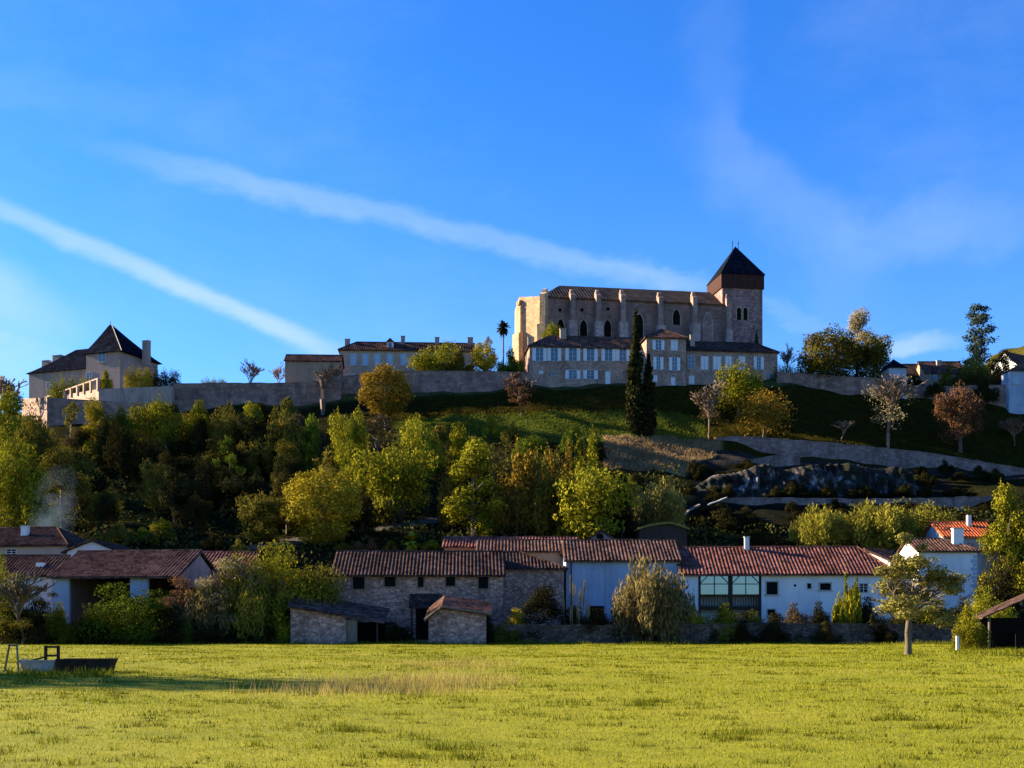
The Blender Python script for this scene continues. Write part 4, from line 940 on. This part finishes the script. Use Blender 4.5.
    if kind=='gappy':
        lb=[]
        for t in np.linspace(.02,1,13):
            for _ in range(5):
                a=U(0,6.28); q=U(.15,.48)*(1-.6*t)*(1 if U()>.3 else .4); lb.append(((q*math.cos(a),q*math.sin(a),t*1.6+U(-.04,.04)),(U(.1,.18),U(.1,.18),U(.05,.09))))
        return finish('gappy_crown',leafcloud(rg,lb,n or 5000,leaf or .045,.7))
    if kind=='apple':
        lb=[]
        for _ in range(26):
            a=U(0,6.28); q=U(.12,.46); t=U(.15,.85); r=U(.07,.13); lb.append(((q*math.cos(a),q*math.sin(a),t-.5*q*q),(r*1.25,r*1.25,r*.8)))
        for _ in range(6): lb.append(((U(-.2,.1),U(-.1,.1),U(.75,1.05)),(U(.05,.09),)*3))
        return finish('apple_crown',leafcloud(rg,lb,n or 9000,leaf or .022,.75))
def branches(seed,n0=5,depth=5,spread=.55,up=.25,r0=.02,trunk=.15,pollard=False,thin=.62):
    rg=random.Random(seed); mb=MB()
    def grow(p,d,l,r,k):
        q=p+d*l; mb.tube(p,q,r,r*.7,4 if k<depth else 3,False)
        if k<=0: return
        m=n0 if k==depth else rg.choice((2,3,3))
        for i in range(m):
            t=rg.uniform(.35,1) if k<depth and i else 1.0
            nd=(d+Vector((rg.gauss(0,spread),rg.gauss(0,spread),rg.gauss(up,spread*.6)))).normalized()
            grow(p+d*l*t,nd,l*rg.uniform(.6,.85),max(.0055,r*thin),k-1)
    mb.tube((0,0,-.12),(rg.uniform(-.02,.02),0,trunk),r0*1.25,r0,6,False)
    grow(Vector((0,0,trunk*.95)),Vector((rg.gauss(0,.1),rg.gauss(0,.1),1)).normalized(),.24 if depth<5 else .2,r0*.8,depth)
    V=np.array(mb.v); zt=np.percentile(V[:,2],99.5); w=np.percentile(np.abs(V[:,:2]),98)
    V[:,2]=np.where(V[:,2]>0,V[:,2]/zt,V[:,2]); V[:,:2]*=.5/w*np.clip(V[:,2:3]*3,.35,1)
    mb.v=[tuple(v) for v in V]; return mb.mesh('bare_branches',M['twig'])
def trunk_mesh(seed,limbs=5):
    rg=random.Random(seed); mb=MB(); p=Vector((0,0,-.15)); r=.055
    for k in range(5):
        q=Vector((rg.gauss(0,.012),rg.gauss(0,.012),.0))+Vector((p.x,p.y,-.15+(k+1)*.2)); mb.tube(p,q,r,r*.84,7,k in(0,4)); p=q; r*=.84
        if k>=1:
            for _ in range(2):
                a=rg.uniform(0,6.28); e=p+Vector((math.cos(a)*.24,math.sin(a)*.24,rg.uniform(.12,.25))); mb.tube(p,e,r*.6,r*.25,5,False)
    return mb.mesh('trunk',M['bark'])
PR={}
for kd,ns in (('sparse',2),('round',3),('spread',4),('tall',4),('spire',2),('bush',4),('hedge',1),('cypress',2),('willow',2),('loose',3),('gappy',1)):
    PR[kd]=[proto(kd,100+i*7+len(kd)*31) for i in range(ns)]
PR['fbush']=[proto('bush',400+i,11000,.024) for i in range(3)]; PR['fspread']=[proto('spread',420+i,12000,.022) for i in range(2)]
PR['fwillow']=[proto('willow',440+i,11000,.035) for i in range(2)]; PR['floose']=[proto('loose',450,6000,.022)]; PR['apple']=[proto('apple',460,17000,.026)]
PR['twigs']=[proto('twigs',480+i) for i in range(2)]; PR['ftall']=[proto('tall',470,12000,.024)]
PB=[branches(500+i,5,5,.5,.25) for i in range(3)]; PBf=[branches(520+i,7,5,.42,.3,.02,.06) for i in range(2)]
PP=branches(540,9,4,.45,.3,.03,.3)
PT_=[trunk_mesh(600+i) for i in range(3)]
cnt={}
def inst(name,me,mat,parent,sc,loc=(0,0,0),rz=0):
    o=bpy.data.objects.new(name,me); COL.objects.link(o); o.parent=parent; o.scale=sc; o.location=loc; o.rotation_euler=(0,0,rz)
    o.material_slots[0].link='OBJECT'; o.material_slots[0].material=mat; return o
def tree(px,top,base,w,kind,mat,label=None,Y=None,name='tree',tf=.2,group=None,cat=None,bark='bark',z=None,depth=None,part='crown'):
    Y=hit(px,base) if Y is None else Y
    X=wx(px,Y); zb=(hz(X,Y) if z is None else z); zt=wz(top,Y); Hh=max(.4,zt-zb); W=w*Y/FL
    rg=random.Random(int(px*13+top*7+base)); r=empty(name,(X,Y,zb)); tag(r,label,cat or ('shrub' if 'shrub' in name or 'bush' in name else 'hedge' if 'hedge' in name else 'tree'),group)
    P=PR[kind]; me=P[rg.randrange(len(P))]
    hc=Hh*(1-tf)
    inst(part,me,Lf[mat],r,(W,depth or W,hc),(0,0,Hh*tf-.04*Hh),rg.uniform(0,6.28) if depth is None else 0)
    if tf>.02: 
        s=Hh*.62; inst('trunk',PT_[rg.randrange(3)],M[bark],r,(min(s,W*1.1),min(s,W*1.1),Hh*(tf+(1-tf)*.55)/.85),(0,0,0),rg.uniform(0,6.28))
    return r
def bare(px,top,base,w,label,mat='twig',Y=None,name='bare_tree',mesh=None,leaves=None,group=None,z=None,lk='loose'):
    Y=hit(px,base) if Y is None else Y
    X=wx(px,Y); zb=(hz(X,Y) if z is None else z); Hh=wz(top,Y)-zb; W=w*Y/FL; rg=random.Random(int(px*3+top))
    r=tag(empty(name,(X,Y,zb)),label,'shrub' if 'shrub' in name else 'tree',group)
    inst('branches',mesh or PB[rg.randrange(3)],M[mat],r,(W,W,Hh),(0,0,0),rg.uniform(0,6.28))
    if leaves: inst('crown',PR[lk][0],Lf[leaves],r,(W,W,Hh*.75),(0,0,Hh*.25),1.0)
    return r
# --- hilltop
tree(385.5,365.5,430,51,'round','orange','round clipped orange green tree standing against the rampart by the long beige house',tf=.27)
bare(323,366,413,44,'bare pollard tree with a fan of pale twigs before the brown annexe',mesh=PP,Y=258,name='pollard_tree')
bare(520.5,374,416,31,'reddish bare bush like tree in the dark grass under the rampart corner','twigr',mesh=PBf[0],leaves='rust')
tree(634.5,315,434,15,'cypress','conifer','taller dark cypress of the pair in front of the tan houses',tf=.0,name='cypress_tree',part='crown')
tree(648.5,357,436,13,'cypress','conifer','shorter dark cypress of the pair in front of the tan houses',tf=.0,name='cypress_tree')
bare(709,384,438,34,'pale bare twiggy tree with a leaning lit trunk near the top of the hill road','twig',mesh=PBf[1],leaves='brown',lk='sparse')
tree(738,361.5,415,44,'spread','ygreen','yellow green tree covering the last shutters of the low tan house',tf=.12)
tree(764,391.5,438,45,'hedge','orange','flat topped brownish tree leaning over the hill road wall',tf=.15)
tree(756.5,334.5,362,8,'cypress','conifer','tiny cypress against the foot of the bell tower',Y=276,tf=0,name='cypress_tree',z=56)
tree(828,328.5,386,55,'round','darkolive','large round dark olive tree above the pale rampart',Y=266.5,tf=.12)
tree(857,307.5,384,30,'tall','birch','wispy pale birch rising behind the round dark tree',Y=272,tf=.3,name='birch_tree')
tree(874,334,384,40,'spread','olive','mid green tree between the round dark tree and the little white pavilion',Y=269,tf=.1)
tree(977,302.5,376,33,'gappy','bluegreen','tall gappy blue green conifer standing alone against the sky',Y=285,tf=.1,name='conifer_tree')
tree(1000,349.5,380,24,'tall','dark','dark pointed evergreen next to the tall gappy conifer',Y=281,tf=.05)
tree(972,357,381,34,'spread','olive','sunny olive bush mass at the foot of the tall gappy conifer',Y=279,tf=.05)
tree(948,366,382,20,'bush','olive','small olive bush between the reddish roofed house and the conifer',Y=276,tf=0,name='bush')
tree(981,371,390,54,'hedge','dark','long dark clipped hedge on top of the stained rampart',Y=265.5,tf=0,name='hedge',depth=1.6)
tree(915,375,388,18,'bush','dark','dark bush squeezed beside the little white pavilion',Y=268,tf=0,name='bush')
bare(888,376,449,46,'large pale bare tree on the dark bank under the little white pavilion','twig',leaves='pale',lk='sparse')
tree(960,386,452,40,'spread','rust','russet leaved tree on the dark bank under the stained rampart',tf=.25)
bare(841,420,442,24,'small bare shrub on the bank just above the road wall','twig',mesh=PBf[0],name='bare_shrub')
bare(1015,419,447,26,'small brownish bare shrub on the bank below the corner pavilion','twigr',mesh=PBf[1],name='bare_shrub')
bare(250,360,386,20,'slender bare tree behind the middle of the grey rampart','twig',Y=272,z=53)
bare(279,363,386,14,'little bare tree close to the brown annexe','twig',Y=272,z=53)
bare(786,345,372,18,'bare tree beyond the end of the low tan house','twig',Y=275,z=56)
bare(5,377,410,30,'bare tree poking into the sky at the foot of the manor bastion','twig',Y=262)
tree(438,345.5,378,52,'spread','ygreen','broad leafy green tree hiding the end of the long beige house',Y=270,tf=.05)
tree(460,351,378,24,'bush','olive','olive bush beside the broad tree before the long house',Y=269,tf=0,name='bush')
tree(483,342,378,32,'tall','yellow','bright yellow tree between the long house and the palm',Y=269,tf=.05)
tree(487,336.5,376,16,'loose','pale','thin pale poplar behind the bright yellow tree',Y=274,tf=.2)
tree(509,351.5,378,28,'bush','green','dark green bush at the foot of the palm',Y=268,tf=0,name='bush')
tree(522,359,377,11,'bush','yellow','small yellow bush tucked against the long tan house',Y=266.5,tf=0,name='bush')
tree(552,323.5,346,22,'spread','ygreen','yellow green tree in front of the cathedral apse',Y=274,tf=.1,z=59)
tree(71,377,398,44,'hedge','ygreen','yellow green creeper mass behind the open terrace parapet',Y=271,tf=0,name='creeper_bush',z=50,depth=3)
tree(105,370.5,389,14,'bush','yellow','yellow bush spilling over the corner of the manor terrace',Y=258.5,tf=0,name='bush',z=52)
tree(138,366.5,387,28,'hedge','yellow','orange yellow hedge along the manor terrace',Y=263,tf=0,name='hedge',z=52,depth=2)
tree(163,369.5,388,34,'hedge','dark','dark rounded hedge at the end of the manor terrace',Y=264,tf=0,name='hedge',z=52,depth=2)
tree(213,378.5,388,26,'hedge','ygreen','thin strip of greenery topping the rampart by the manor',Y=266,tf=0,name='hedge',z=53,depth=1)
# palm
def palm(px,top,base,w,label,Y=None,z=None,mat='conifer',skirt=True):
    Y=hit(px,base) if Y is None else Y; X=wx(px,Y); zb=hz(X,Y) if z is None else z; Hh=wz(top,Y)-zb; R=w*Y/FL/2; rg=random.Random(int(px))
    r=tag(empty('palm_tree',(X,Y,zb)),label,'palm'); MB().tube((0,0,-.5),(.1,0,Hh*.5),.22,.17,7).tube((.1,0,Hh*.5),(0,0,Hh-R*.9),.17,.15,7).build('trunk',M['bark'],r)
    mb=MB(); c=Vector((0,0,Hh-R))
    for k in range(46):
        a=rg.uniform(0,6.28); e=rg.uniform(-.9,1.45); d=Vector((math.cos(a)*math.cos(e),math.sin(a)*math.cos(e),math.sin(e))); p=c; s=Vector((-math.sin(a),math.cos(a),0)); L_=R*rg.uniform(.85,1.15)
        for t in range(4):
            q=p+d*L_/4; wd=(.16,.26,.2,.02)[t]*R; w0=(.05,.16,.26,.2)[t]*R; mb.poly(p-s*w0,p+s*w0,q+s*wd,q-s*wd); p=q; d=(d+Vector((0,0,-.22))).normalized()
    if skirt:
        for k in range(26):
            a=rg.uniform(0,6.28); p=c+Vector((math.cos(a)*.2,math.sin(a)*.2,-.2)); q=p+Vector((math.cos(a)*R*.45,math.sin(a)*R*.45,-R*rg.uniform(.6,1.3))); s=Vector((-math.sin(a),math.cos(a),0))*.12*R; mb.poly(p-s,p+s,q)
    mb.build('fronds',Lf[mat],r); return r
palm(503,320,372,16,'lone fan palm on a thin trunk against the sky by the cathedral',Y=271,z=56)
palm(412,528,556,26,'short yellowish palm among clipped garden shrubs above the stone barn roof',mat='ygreen',skirt=False)
# --- the hillside wood
GW='trees of the hillside wood'
W=[(10,390,478,48,'tall','ygreen','sunny olive tree highest of those at the foot of the manor bastion'),
(36,414,505,46,'spread','olive','dull olive tree just under the rocky end of the bastion'),
(14,440,540,62,'spread','ygreen','wide yellowish olive tree above the pale smoking house'),
(62,446,528,50,'tall','olive','grey olive tree beneath the shadowed bastion wall'),
(34,488,545,44,'bush','ygreen','low sunny bush like tree touching the smoking house roof'),
(97,400,470,34,'tall','yellow','bright yellow tree climbing the shadowed bastion'),
(70,402,460,28,'loose','olive','thin greyish tree pressed to the shadowed bastion'),
(122,410,470,32,'spread','green','green tree between the two bright yellow crowns below the terrace'),
(159,400,470,46,'spread','ygreen','large bright yellow green tree under the join of terrace and rampart'),
(197,399,460,24,'tall','ygreen','slim yellow green tree beside the large bright one under the rampart'),
(229,404,470,34,'spread','olive','olive tree in shade under the middle of the long rampart'),
(254,402,462,24,'tall','ygreen','narrow lit tree under the slender bare tree on the rampart'),
(285,414,478,42,'bush','olive','dense olive thicket tree below the brown annexe'),
(312,416,476,38,'bush','green','low green tree below the bare pollard'),
(230,436,500,30,'loose','green','dim green sapling lit at its tip inside the dark wood'),
(350,410,492,34,'spread','ygreen','bright leafy tree below and beside the orange round tree'),
(356,442,510,28,'tall','ygreen','lit lower tree beside the dome shaped yellow one'),
(377,412,480,40,'loose','brown','brownish half bare tree under the orange round tree'),
(394,446,525,64,'spread','ygreen','big ragged yellow green tree in the middle of the slope'),
(420,417,488,40,'spread','ygreen','leafy yellow green tree at the edge of the grass bank'),
(441,424,480,26,'tall','olive','small olive tree beside the leafy one at the edge of the grass bank'),
(460,424,478,24,'bush','ygreen','small sunny tree just below the start of the grass bank'),
(490,416,440,18,'bush','ygreen','bright little bush alone on the grass bank edge'),
(511,424,446,22,'bush','olive','low bush on the grass bank below the reddish bare bush'),
(322,471,545,74,'round','yellow','dome shaped yellow tree standing clear in the dark lower wood'),
(473,437,540,56,'tall','ygreen','tall bright yellow green tree with a bare trunk above the red barn roof'),
(452,470,530,26,'bush','orange','brown tinged lower tree leaning on the tall bright yellow green one'),
(531,436,470,34,'round','green','rounded pure green bush on the mid slope'),
(517,450,535,36,'spire','orange','olive brown pointed tree beside the tall bright one'),
(544,452,538,34,'spire','olive','darker pointed tree in the dip between two bright trees'),
(558,448,525,32,'spire','orange','ochre tree with pointed tops in front of the leafy giant'),
(589,438,530,36,'spire','ygreen','tall pointed yellow tree rising over the leafy giant'),
(592,468,548,80,'spread','ygreen','leafy giant spreading tree directly above the small dark gable'),
(622,476,545,28,'bush','dark','shaded tree between the leafy giant and the willow shrub'),
(659,484,534,52,'twigs','straw','reedy yellow willow shrub over the mossy roofed shed'),
(575,425,458,26,'bush','green','low green bush on the bank above the pointed trees'),
(593,436,462,22,'bush','dark','dark bush at the corner of the dry bracken'),
(820,509,552,50,'twigs','willow','smaller of two rounded sunny bushes behind the white house roof'),
(877,506,556,70,'twigs','willow','larger of two rounded sunny bushes behind the white house roof'),
(933,503,556,44,'spread','willow','sunny tree behind the crown of the apple tree'),
(1005,483,606,42,'tall','ygreen','tall yellow green poplar like tree beside the orange roofed house'),
(1022,520,606,40,'spread','ygreen','bright leafy tree pressed against the tall poplar like one')]
for px,t,b,w,k,m,l in W: tree(px,t,b,w,k,m,l,group=GW,tf=.12 if k in('spread','tall') and l[:4]!='tall' else .08)
rg=random.Random(3)
for i in range(30):       # middle canopy under the rampart
    px=rg.uniform(75,345); b=rg.uniform(438,482)+max(0,px-290)*.1; h=rg.uniform(26,42)
    tree(px,b-h,b,rg.uniform(24,44),rg.choice(('spread','bush','tall','bush')),rg.choice(('dark','olive','olive','brown')),'olive shaded tree in the middle of the wood under the long rampart',group='middle trees of the wood',tf=.04)
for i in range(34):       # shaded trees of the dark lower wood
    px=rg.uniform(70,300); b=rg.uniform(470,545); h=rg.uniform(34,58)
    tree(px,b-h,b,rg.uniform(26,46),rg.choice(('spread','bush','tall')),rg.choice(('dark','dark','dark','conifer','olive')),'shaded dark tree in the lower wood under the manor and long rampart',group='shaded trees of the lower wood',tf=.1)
for i in range(16):
    px=rg.uniform(330,640); b=rg.uniform(478,545); h=rg.uniform(26,44)
    tree(px,b-h,b,rg.uniform(22,40),rg.choice(('spread','bush','tall')),rg.choice(('dark','brown','dark','olive')),'shaded tree low on the slope behind the barn roofs',group='shaded trees behind the barns',tf=.12)
for i in range(24):
    px=rg.uniform(700,930); X=wx(px,205.6); h=rg.uniform(6,16); tree(px,500-h,501,rg.uniform(10,24),'bush','dark','dark ivy bush clinging around the grey rock and road walls',group='ivy bushes on the rock',tf=0,name='ivy_bush',Y=205.8)  # ivy bushes crowded in to darken the sunlit rock
for i in range(60):
    px=rg.uniform(690,1000); b=rg.choice((rg.uniform(470,502),rg.uniform(473,500),rg.uniform(512,526))); h=rg.uniform(6,14)  # more ivy, also standing in for shade over rock and road
    tree(px,b-h,b,rg.uniform(12,26),'bush','dark','dark ivy bush clinging around the grey rock and road walls',group='ivy bushes on the rock',tf=0,name='ivy_bush')
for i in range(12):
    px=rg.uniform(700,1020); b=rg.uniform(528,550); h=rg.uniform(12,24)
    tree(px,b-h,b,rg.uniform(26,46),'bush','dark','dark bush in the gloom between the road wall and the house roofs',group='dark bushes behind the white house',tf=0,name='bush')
for px,t,b,w,m,l in ((390,540,552,14,'olive','round clipped olive shrub next to the short palm'),(372,538,552,14,'rust','round clipped reddish shrub over the stone barn ridge'),(358,541,553,14,'brown','round clipped brown shrub over the corner of the stone barn roof'),(344,543,556,18,'olive','round clipped shrub at the end of the stone barn ridge'),(430,540,553,18,'ygreen','yellowish clipped shrub between the short palm and the red roof'),
   (163,520,540,24,'ygreen','small lit sapling bush above the hangar ridge'),(145,529,545,34,'green','green garden bush behind the hangar ridge'),(118,524,545,34,'olive','dim olive bush behind the white gabled house'),(213,535,551,26,'dark','dark garden bush behind the plain red roof'),(240,540,556,20,'olive','small garden bush past the end of the plain red roof'),(560,525,541,16,'ygreen','small lit bush in the gap above the red barn roof')):
    tree(px,t,b,w,'bush',m,l,tf=0,name='garden_shrub')
for px,t,w,m,l in ((800,367,26,'dark','dark bush hanging over the pale rampart beneath the round dark tree'),(845,369,40,'dark','long dark bush along the pale rampart top between the two skyline trees'),(879,366,26,'olive','olive bush on the rampart top touching the little white pavilion'),(783,364,18,'olive','small olive bush at the start of the pale rampart')):
    tree(px,t,384,w,'hedge',m,l,Y=266.5,tf=0,name='bush',z=54,depth=2)
for px,t,b,w,m,l in ((935,383,396,20,'dark','dark ivy hanging down the stained rampart above the russet tree'),(985,380,404,26,'dark','broad dark ivy draped over the stained rampart near the corner pavilion'),(1016,389,410,16,'dark','dark ivy climbing the foot of the white corner pavilion')):
    tree(px,t,b,w,'bush',m,l,Y=261.3,tf=0,name='ivy',z=wz(b,261.3),depth=1.2,cat='ivy')
# --- shrubs along the field
F=[(126,584,645,84,'fspread','green','big leafy green bush hiding the open hangar front',125.5,'bush',.03),
(60,605,643,36,'fbush','ygreen','round yellowish bush at the wall end of the pale blue hangar pier',124.5,'bush',0),
(92,612,645,46,'fbush','dark','dark bush between the round yellowish one and the big leafy green one',125,'bush',0),
(186,575,640,44,'floose','rust','thin russet shrub beside the hangar gable',126.5,'shrub',.1),
(168,608,646,46,'fbush','dark','low dark bush filling the foot of the hangar gable',125.6,'bush',0),
(4,557,640,44,'fspread','ygreen','yellow green bush at the very edge beside the dead looking tree',124,'bush',.03),
(30,600,645,60,'fbush','dark','large dark bush under the dead looking tree',123.5,'bush',0),
(290,545,640,92,'fspread','ygreen','huge yellow green tree of the thicket beside the stone barn',131,'thicket_tree',.06),
(319,566,640,46,'fspread','olive','green tree of the thicket touching the stone barn corner',130,'thicket_tree',.05),
(245,555,640,64,'fspread','olive','loose yellowing tree in the middle of the thicket',130,'thicket_tree',.08),
(215,583,644,60,'twigs','twiggy','olive bush at the hangar end of the thicket',128.6,'bush',0),
(258,572,645,64,'twigs','willow','grey olive bush in front of the thicket trees',128.4,'bush',0),
(275,607,645,34,'fbush','ygreen','bright green bush beside the stone lean-to',127,'bush',0),
(190,618,647,32,'fbush','green','low leafy green bush at the foot of the thicket',126,'bush',0),
(516,608.5,630,28,'fbush','yellow','yellow bush beside the little stone hut',128.6,'bush',0),
(487,614,640,16,'fbush','dark','dark ivy bush on the end of the little stone hut',127,'ivy_bush',0),
(543,585,640,48,'ftall','dark','dark evergreen shrub in front of the shadowed barn',129.5,'shrub',0),
(650,567,640,74,'twigs','twiggy','big pale twiggy shrub before the blue barn',129.5,'shrub',0),
(640,590,640,44,'twigs','brown','brownish lower half shrub grown into the big pale twiggy one',128.9,'shrub',0),
(693,603,632,20,'fwillow','ygreen','upright green shrub at the corner of the glazed terrace',129,'shrub',0),
(722,606,634,44,'fbush','ygreen','leafy green shrub under the glazed terrace',129.5,'shrub',0),
(757,611,634,26,'fbush','olive','low olive shrub by the cellar window of the white house',129.2,'shrub',0),
(789,606,634,36,'fbush','brown','brown seedy shrub in front of the white house wall',129.6,'shrub',0),
(815,604.5,634,30,'fbush','dark','dark rounded shrub in front of the white house wall',130,'shrub',0),
(847,585,634,26,'fwillow','ygreen','upright yellow green shrub against the end of the white house',130,'shrub',0),
(872,600,640,40,'fbush','dark','dark leafy shrub behind the trunk of the apple tree',129.4,'shrub',0),
(926,598,640,50,'fbush','ygreen','yellow green shrub below the tall plain white house',130.2,'shrub',0),
(965,600,640,34,'fbush','dark','dark shrub between the white house and the open shed',131,'shrub',0),
(971,603,650,30,'fbush','ygreen','sunny green bush growing against the end of the open shed',94,'bush',0),
(990,588,640,46,'fspread','ygreen','lit green bush behind the open shed roof',119,'bush',0),
(995,548,625,40,'fspread','dark','dark shaded tree between the pale blue house and the open shed',138,'tree',.05),
(470,618,640,30,'fbush','dark','low dark growth between the hut and the field wall',129.8,'bush',0),
(396,622,646,40,'fbush','dark','low dark bush across the porch of the stone barn',127.5,'bush',0)]
for px,t,b,w,k,m,l,Y,n,tf in F: tree(px,t,b,w,k,m,l,Y=Y,name=n,tf=tf)
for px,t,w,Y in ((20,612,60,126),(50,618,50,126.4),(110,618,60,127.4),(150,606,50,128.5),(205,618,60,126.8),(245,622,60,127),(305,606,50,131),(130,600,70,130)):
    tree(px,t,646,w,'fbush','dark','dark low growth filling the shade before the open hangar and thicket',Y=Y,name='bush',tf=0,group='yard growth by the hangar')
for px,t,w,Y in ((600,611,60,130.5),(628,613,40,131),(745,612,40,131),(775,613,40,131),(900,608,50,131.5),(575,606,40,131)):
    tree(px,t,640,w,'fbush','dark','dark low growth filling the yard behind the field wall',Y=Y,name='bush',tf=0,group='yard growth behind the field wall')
bare(24,574,643,54,'pale dead looking tree over the brown roofed barn','bark',Y=121,mesh=PBf[0],leaves='olive',lk='floose')
bare(232,560,645,56,'pale bare tree with leaning stems in front of the thicket','twig',Y=127.6,mesh=PB[1],leaves='pale',lk='floose')
for i in range(11):
    px=rg.uniform(500,950); tree(px,rg.uniform(619,626),641,rg.uniform(14,40),'fbush',rg.choice(('dark','dark','olive')),'dark creeper tumbling over the top of the field wall',Y=rg.uniform(127.2,128.2),name='creeper',tf=0,group='creepers over the field wall',cat='creeper')
r=tag(empty('pampas_grass',(wx(573,128.8),128.8,0)),'clump of tall pale reed plumes before the blue barn','reeds'); mb=MB()
for k in range(26):
    x,y=random.gauss(0,.7),random.gauss(0,.4); h=random.uniform(3.2,7.2); q=(x*1.25,y*1.2,h); mb.tube((x,y,0),q,.03,.02,3,False)
    for j in range(5): z=h-.25*j; mb.poly((q[0]-.09,q[1],z),(q[0]+.09,q[1],z),(q[0]+.03,q[1]+.02,z+.4))
mb.build('plumes',Lf['pale'],r)
# apple tree
Ya=75; Xa=wx(908,Ya); r=tag(empty('apple_tree',(Xa,Ya,hz(Xa,Ya))),'lone old apple tree with a ragged crown out in the pasture','tree'); mb=MB(); rg=random.Random(12)
pts=[(0,0,-.3,.26),(.03,0,.6,.2),(.0,.05,1.4,.185),(.08,.05,2.1,.19),(.2,0,2.7,.2)]
for a,b in zip(pts,pts[1:]): mb.tube(a[:3],b[:3],a[3],b[3],10,False)
def limb(p,d,l,r_,k):
    q=p+d*l; mb.tube(p,q,r_,r_*.7,6,False)
    if k==0: return
    for _ in range(3 if k>1 else 4): limb(q,(d+Vector((rg.gauss(0,.55),rg.gauss(0,.55),rg.gauss(.05,.35)))).normalized(),l*.72,r_*.62,k-1)
for d in ((-1,.1,.55),(.9,.2,.6),(.2,-.8,.6),(-.3,.7,.8),(.1,0,1.2)): limb(Vector((.2,0,2.6)),Vector(d).normalized(),1.05,.13,3)
mb.build('trunk',M['bark'],r,smooth=True)
c=inst('crown',PR['apple'][0],m_leaf('apple_leaves',(.25,.22,.055),(.08,.07,.02)),r,(5.8,5.4,5.3),(.5,0,2.0),.4)
tree(-513,320,644,330,'fspread','ygreen','big leafy tree standing at the edge of the pasture past the troughs',Y=48,tf=.15)
# --- undergrowth
n=70000; X=RNG.uniform(-135,150,n); Y=RNG.uniform(149,240,n); px=512+FL*X/Y; Z=H(X,Y); py=HORIZ-(Z-EYE)*FL/Y
ok=(px>-20)&(px<1050)&~((abs(py-(546-(px-262)*.15))<4)&(px>240)&(px<470))&~((px>600)&(px<720)&(py<474))&~((px>686)&(Y>203))&~((px>686)&(px<850)&(Y>184))
X,Y,Z=X[ok],Y[ok],Z[ok]; cl=np.sin(X*.43+1.7*np.sin(Y*.21))*np.sin(Y*.38+1.3*np.sin(X*.3)); hh=.15+np.clip(cl+.55,0,1.5)*1.5
rg_=np.random.default_rng(5); m_=len(X); P=np.stack([X,Y,Z+hh*rg_.random(m_)**.5],-1)
nr=rg_.normal(size=(m_,3)); a=np.cross(nr,rg_.normal(size=(m_,3))); a/=np.linalg.norm(a,axis=1)[:,None]; b=np.cross(nr,a); b/=np.linalg.norm(b,axis=1)[:,None]; s=rg_.uniform(.25,.7,m_)[:,None]
Q=np.stack([P-a*s*.5,P+b*s*.4,P+a*s*.5,P-b*s*.4],1).reshape(-1,3)
o=bpy.data.objects.new('undergrowth',np_mesh('undergrowth',Q,np.arange(len(Q)).reshape(-1,4),m_leaf('undergrowth_leaves',(.085,.08,.018),(.022,.025,.01),.2),4)); COL.objects.link(o); tag(o,kind='stuff')
# weeds at the shed and the apple tree
P=np.r_[np.c_[RNG.uniform(950,1030,2600),RNG.normal(649,4.5,2600)],np.c_[RNG.normal(908,14,300),RNG.normal(655,1.5,300)],np.c_[RNG.uniform(8,114,500),RNG.normal(675.5,1.6,500)]]; P[:,1]=np.clip(P[:,1],645,680)
Y=EYE*FL/(P[:,1]-HORIZ); X=wx(P[:,0],Y); blades('shed_weeds',X,Y,RNG.uniform(.08,.45,len(X))*np.where((P[:,0]>950)|(P[:,0]<120),.8,.5),.06,M['weed'],.8)
# chimney smoke drifting over the far roofs
m=bpy.data.materials.new('wood_smoke'); m.use_nodes=True; nt=m.node_tree; nt.nodes.clear(); out=nt.nodes.new('ShaderNodeOutputMaterial'); pv=nt.nodes.new('ShaderNodeVolumePrincipled')
v=nt.nodes.new('ShaderNodeTexCoord'); n1=noise(nt,v.outputs['Object'],.35,4,.6); g=nt.nodes.new('ShaderNodeTexGradient'); g.gradient_type='SPHERICAL'
mp=nt.nodes.new('ShaderNodeMapping'); mp.inputs['Scale'].default_value=(1/3.4,1/2.5,1/8.5); nt.links.new(v.outputs['Object'],mp.inputs['Vector']); nt.links.new(mp.outputs[0],g.inputs[0])
a_=nt.nodes.new('ShaderNodeMath'); a_.operation='MULTIPLY'; nt.links.new(ramp(nt,n1,[(.4,(0,0,0)),(.7,(1,1,1))]),a_.inputs[0]); nt.links.new(g.outputs[1],a_.inputs[1])
b_=nt.nodes.new('ShaderNodeMath'); b_.operation='MULTIPLY'; b_.inputs[1].default_value=.10; nt.links.new(a_.outputs[0],b_.inputs[0]); nt.links.new(b_.outputs[0],pv.inputs['Density'])
pv.inputs['Color'].default_value=(.45,.65,.95,1); nt.links.new(pv.outputs[0],out.inputs['Volume'])
o=MB().box(-3.4,3.4,-2.5,2.5,-8.5,8.5).build('smoke',m,None,(wx(52,158),158,wz(520,158))); o.rotation_euler=(0,.22,0); tag(o,kind='stuff')
SC.cycles.volume_step_rate=2; SC.cycles.volume_bounces=0
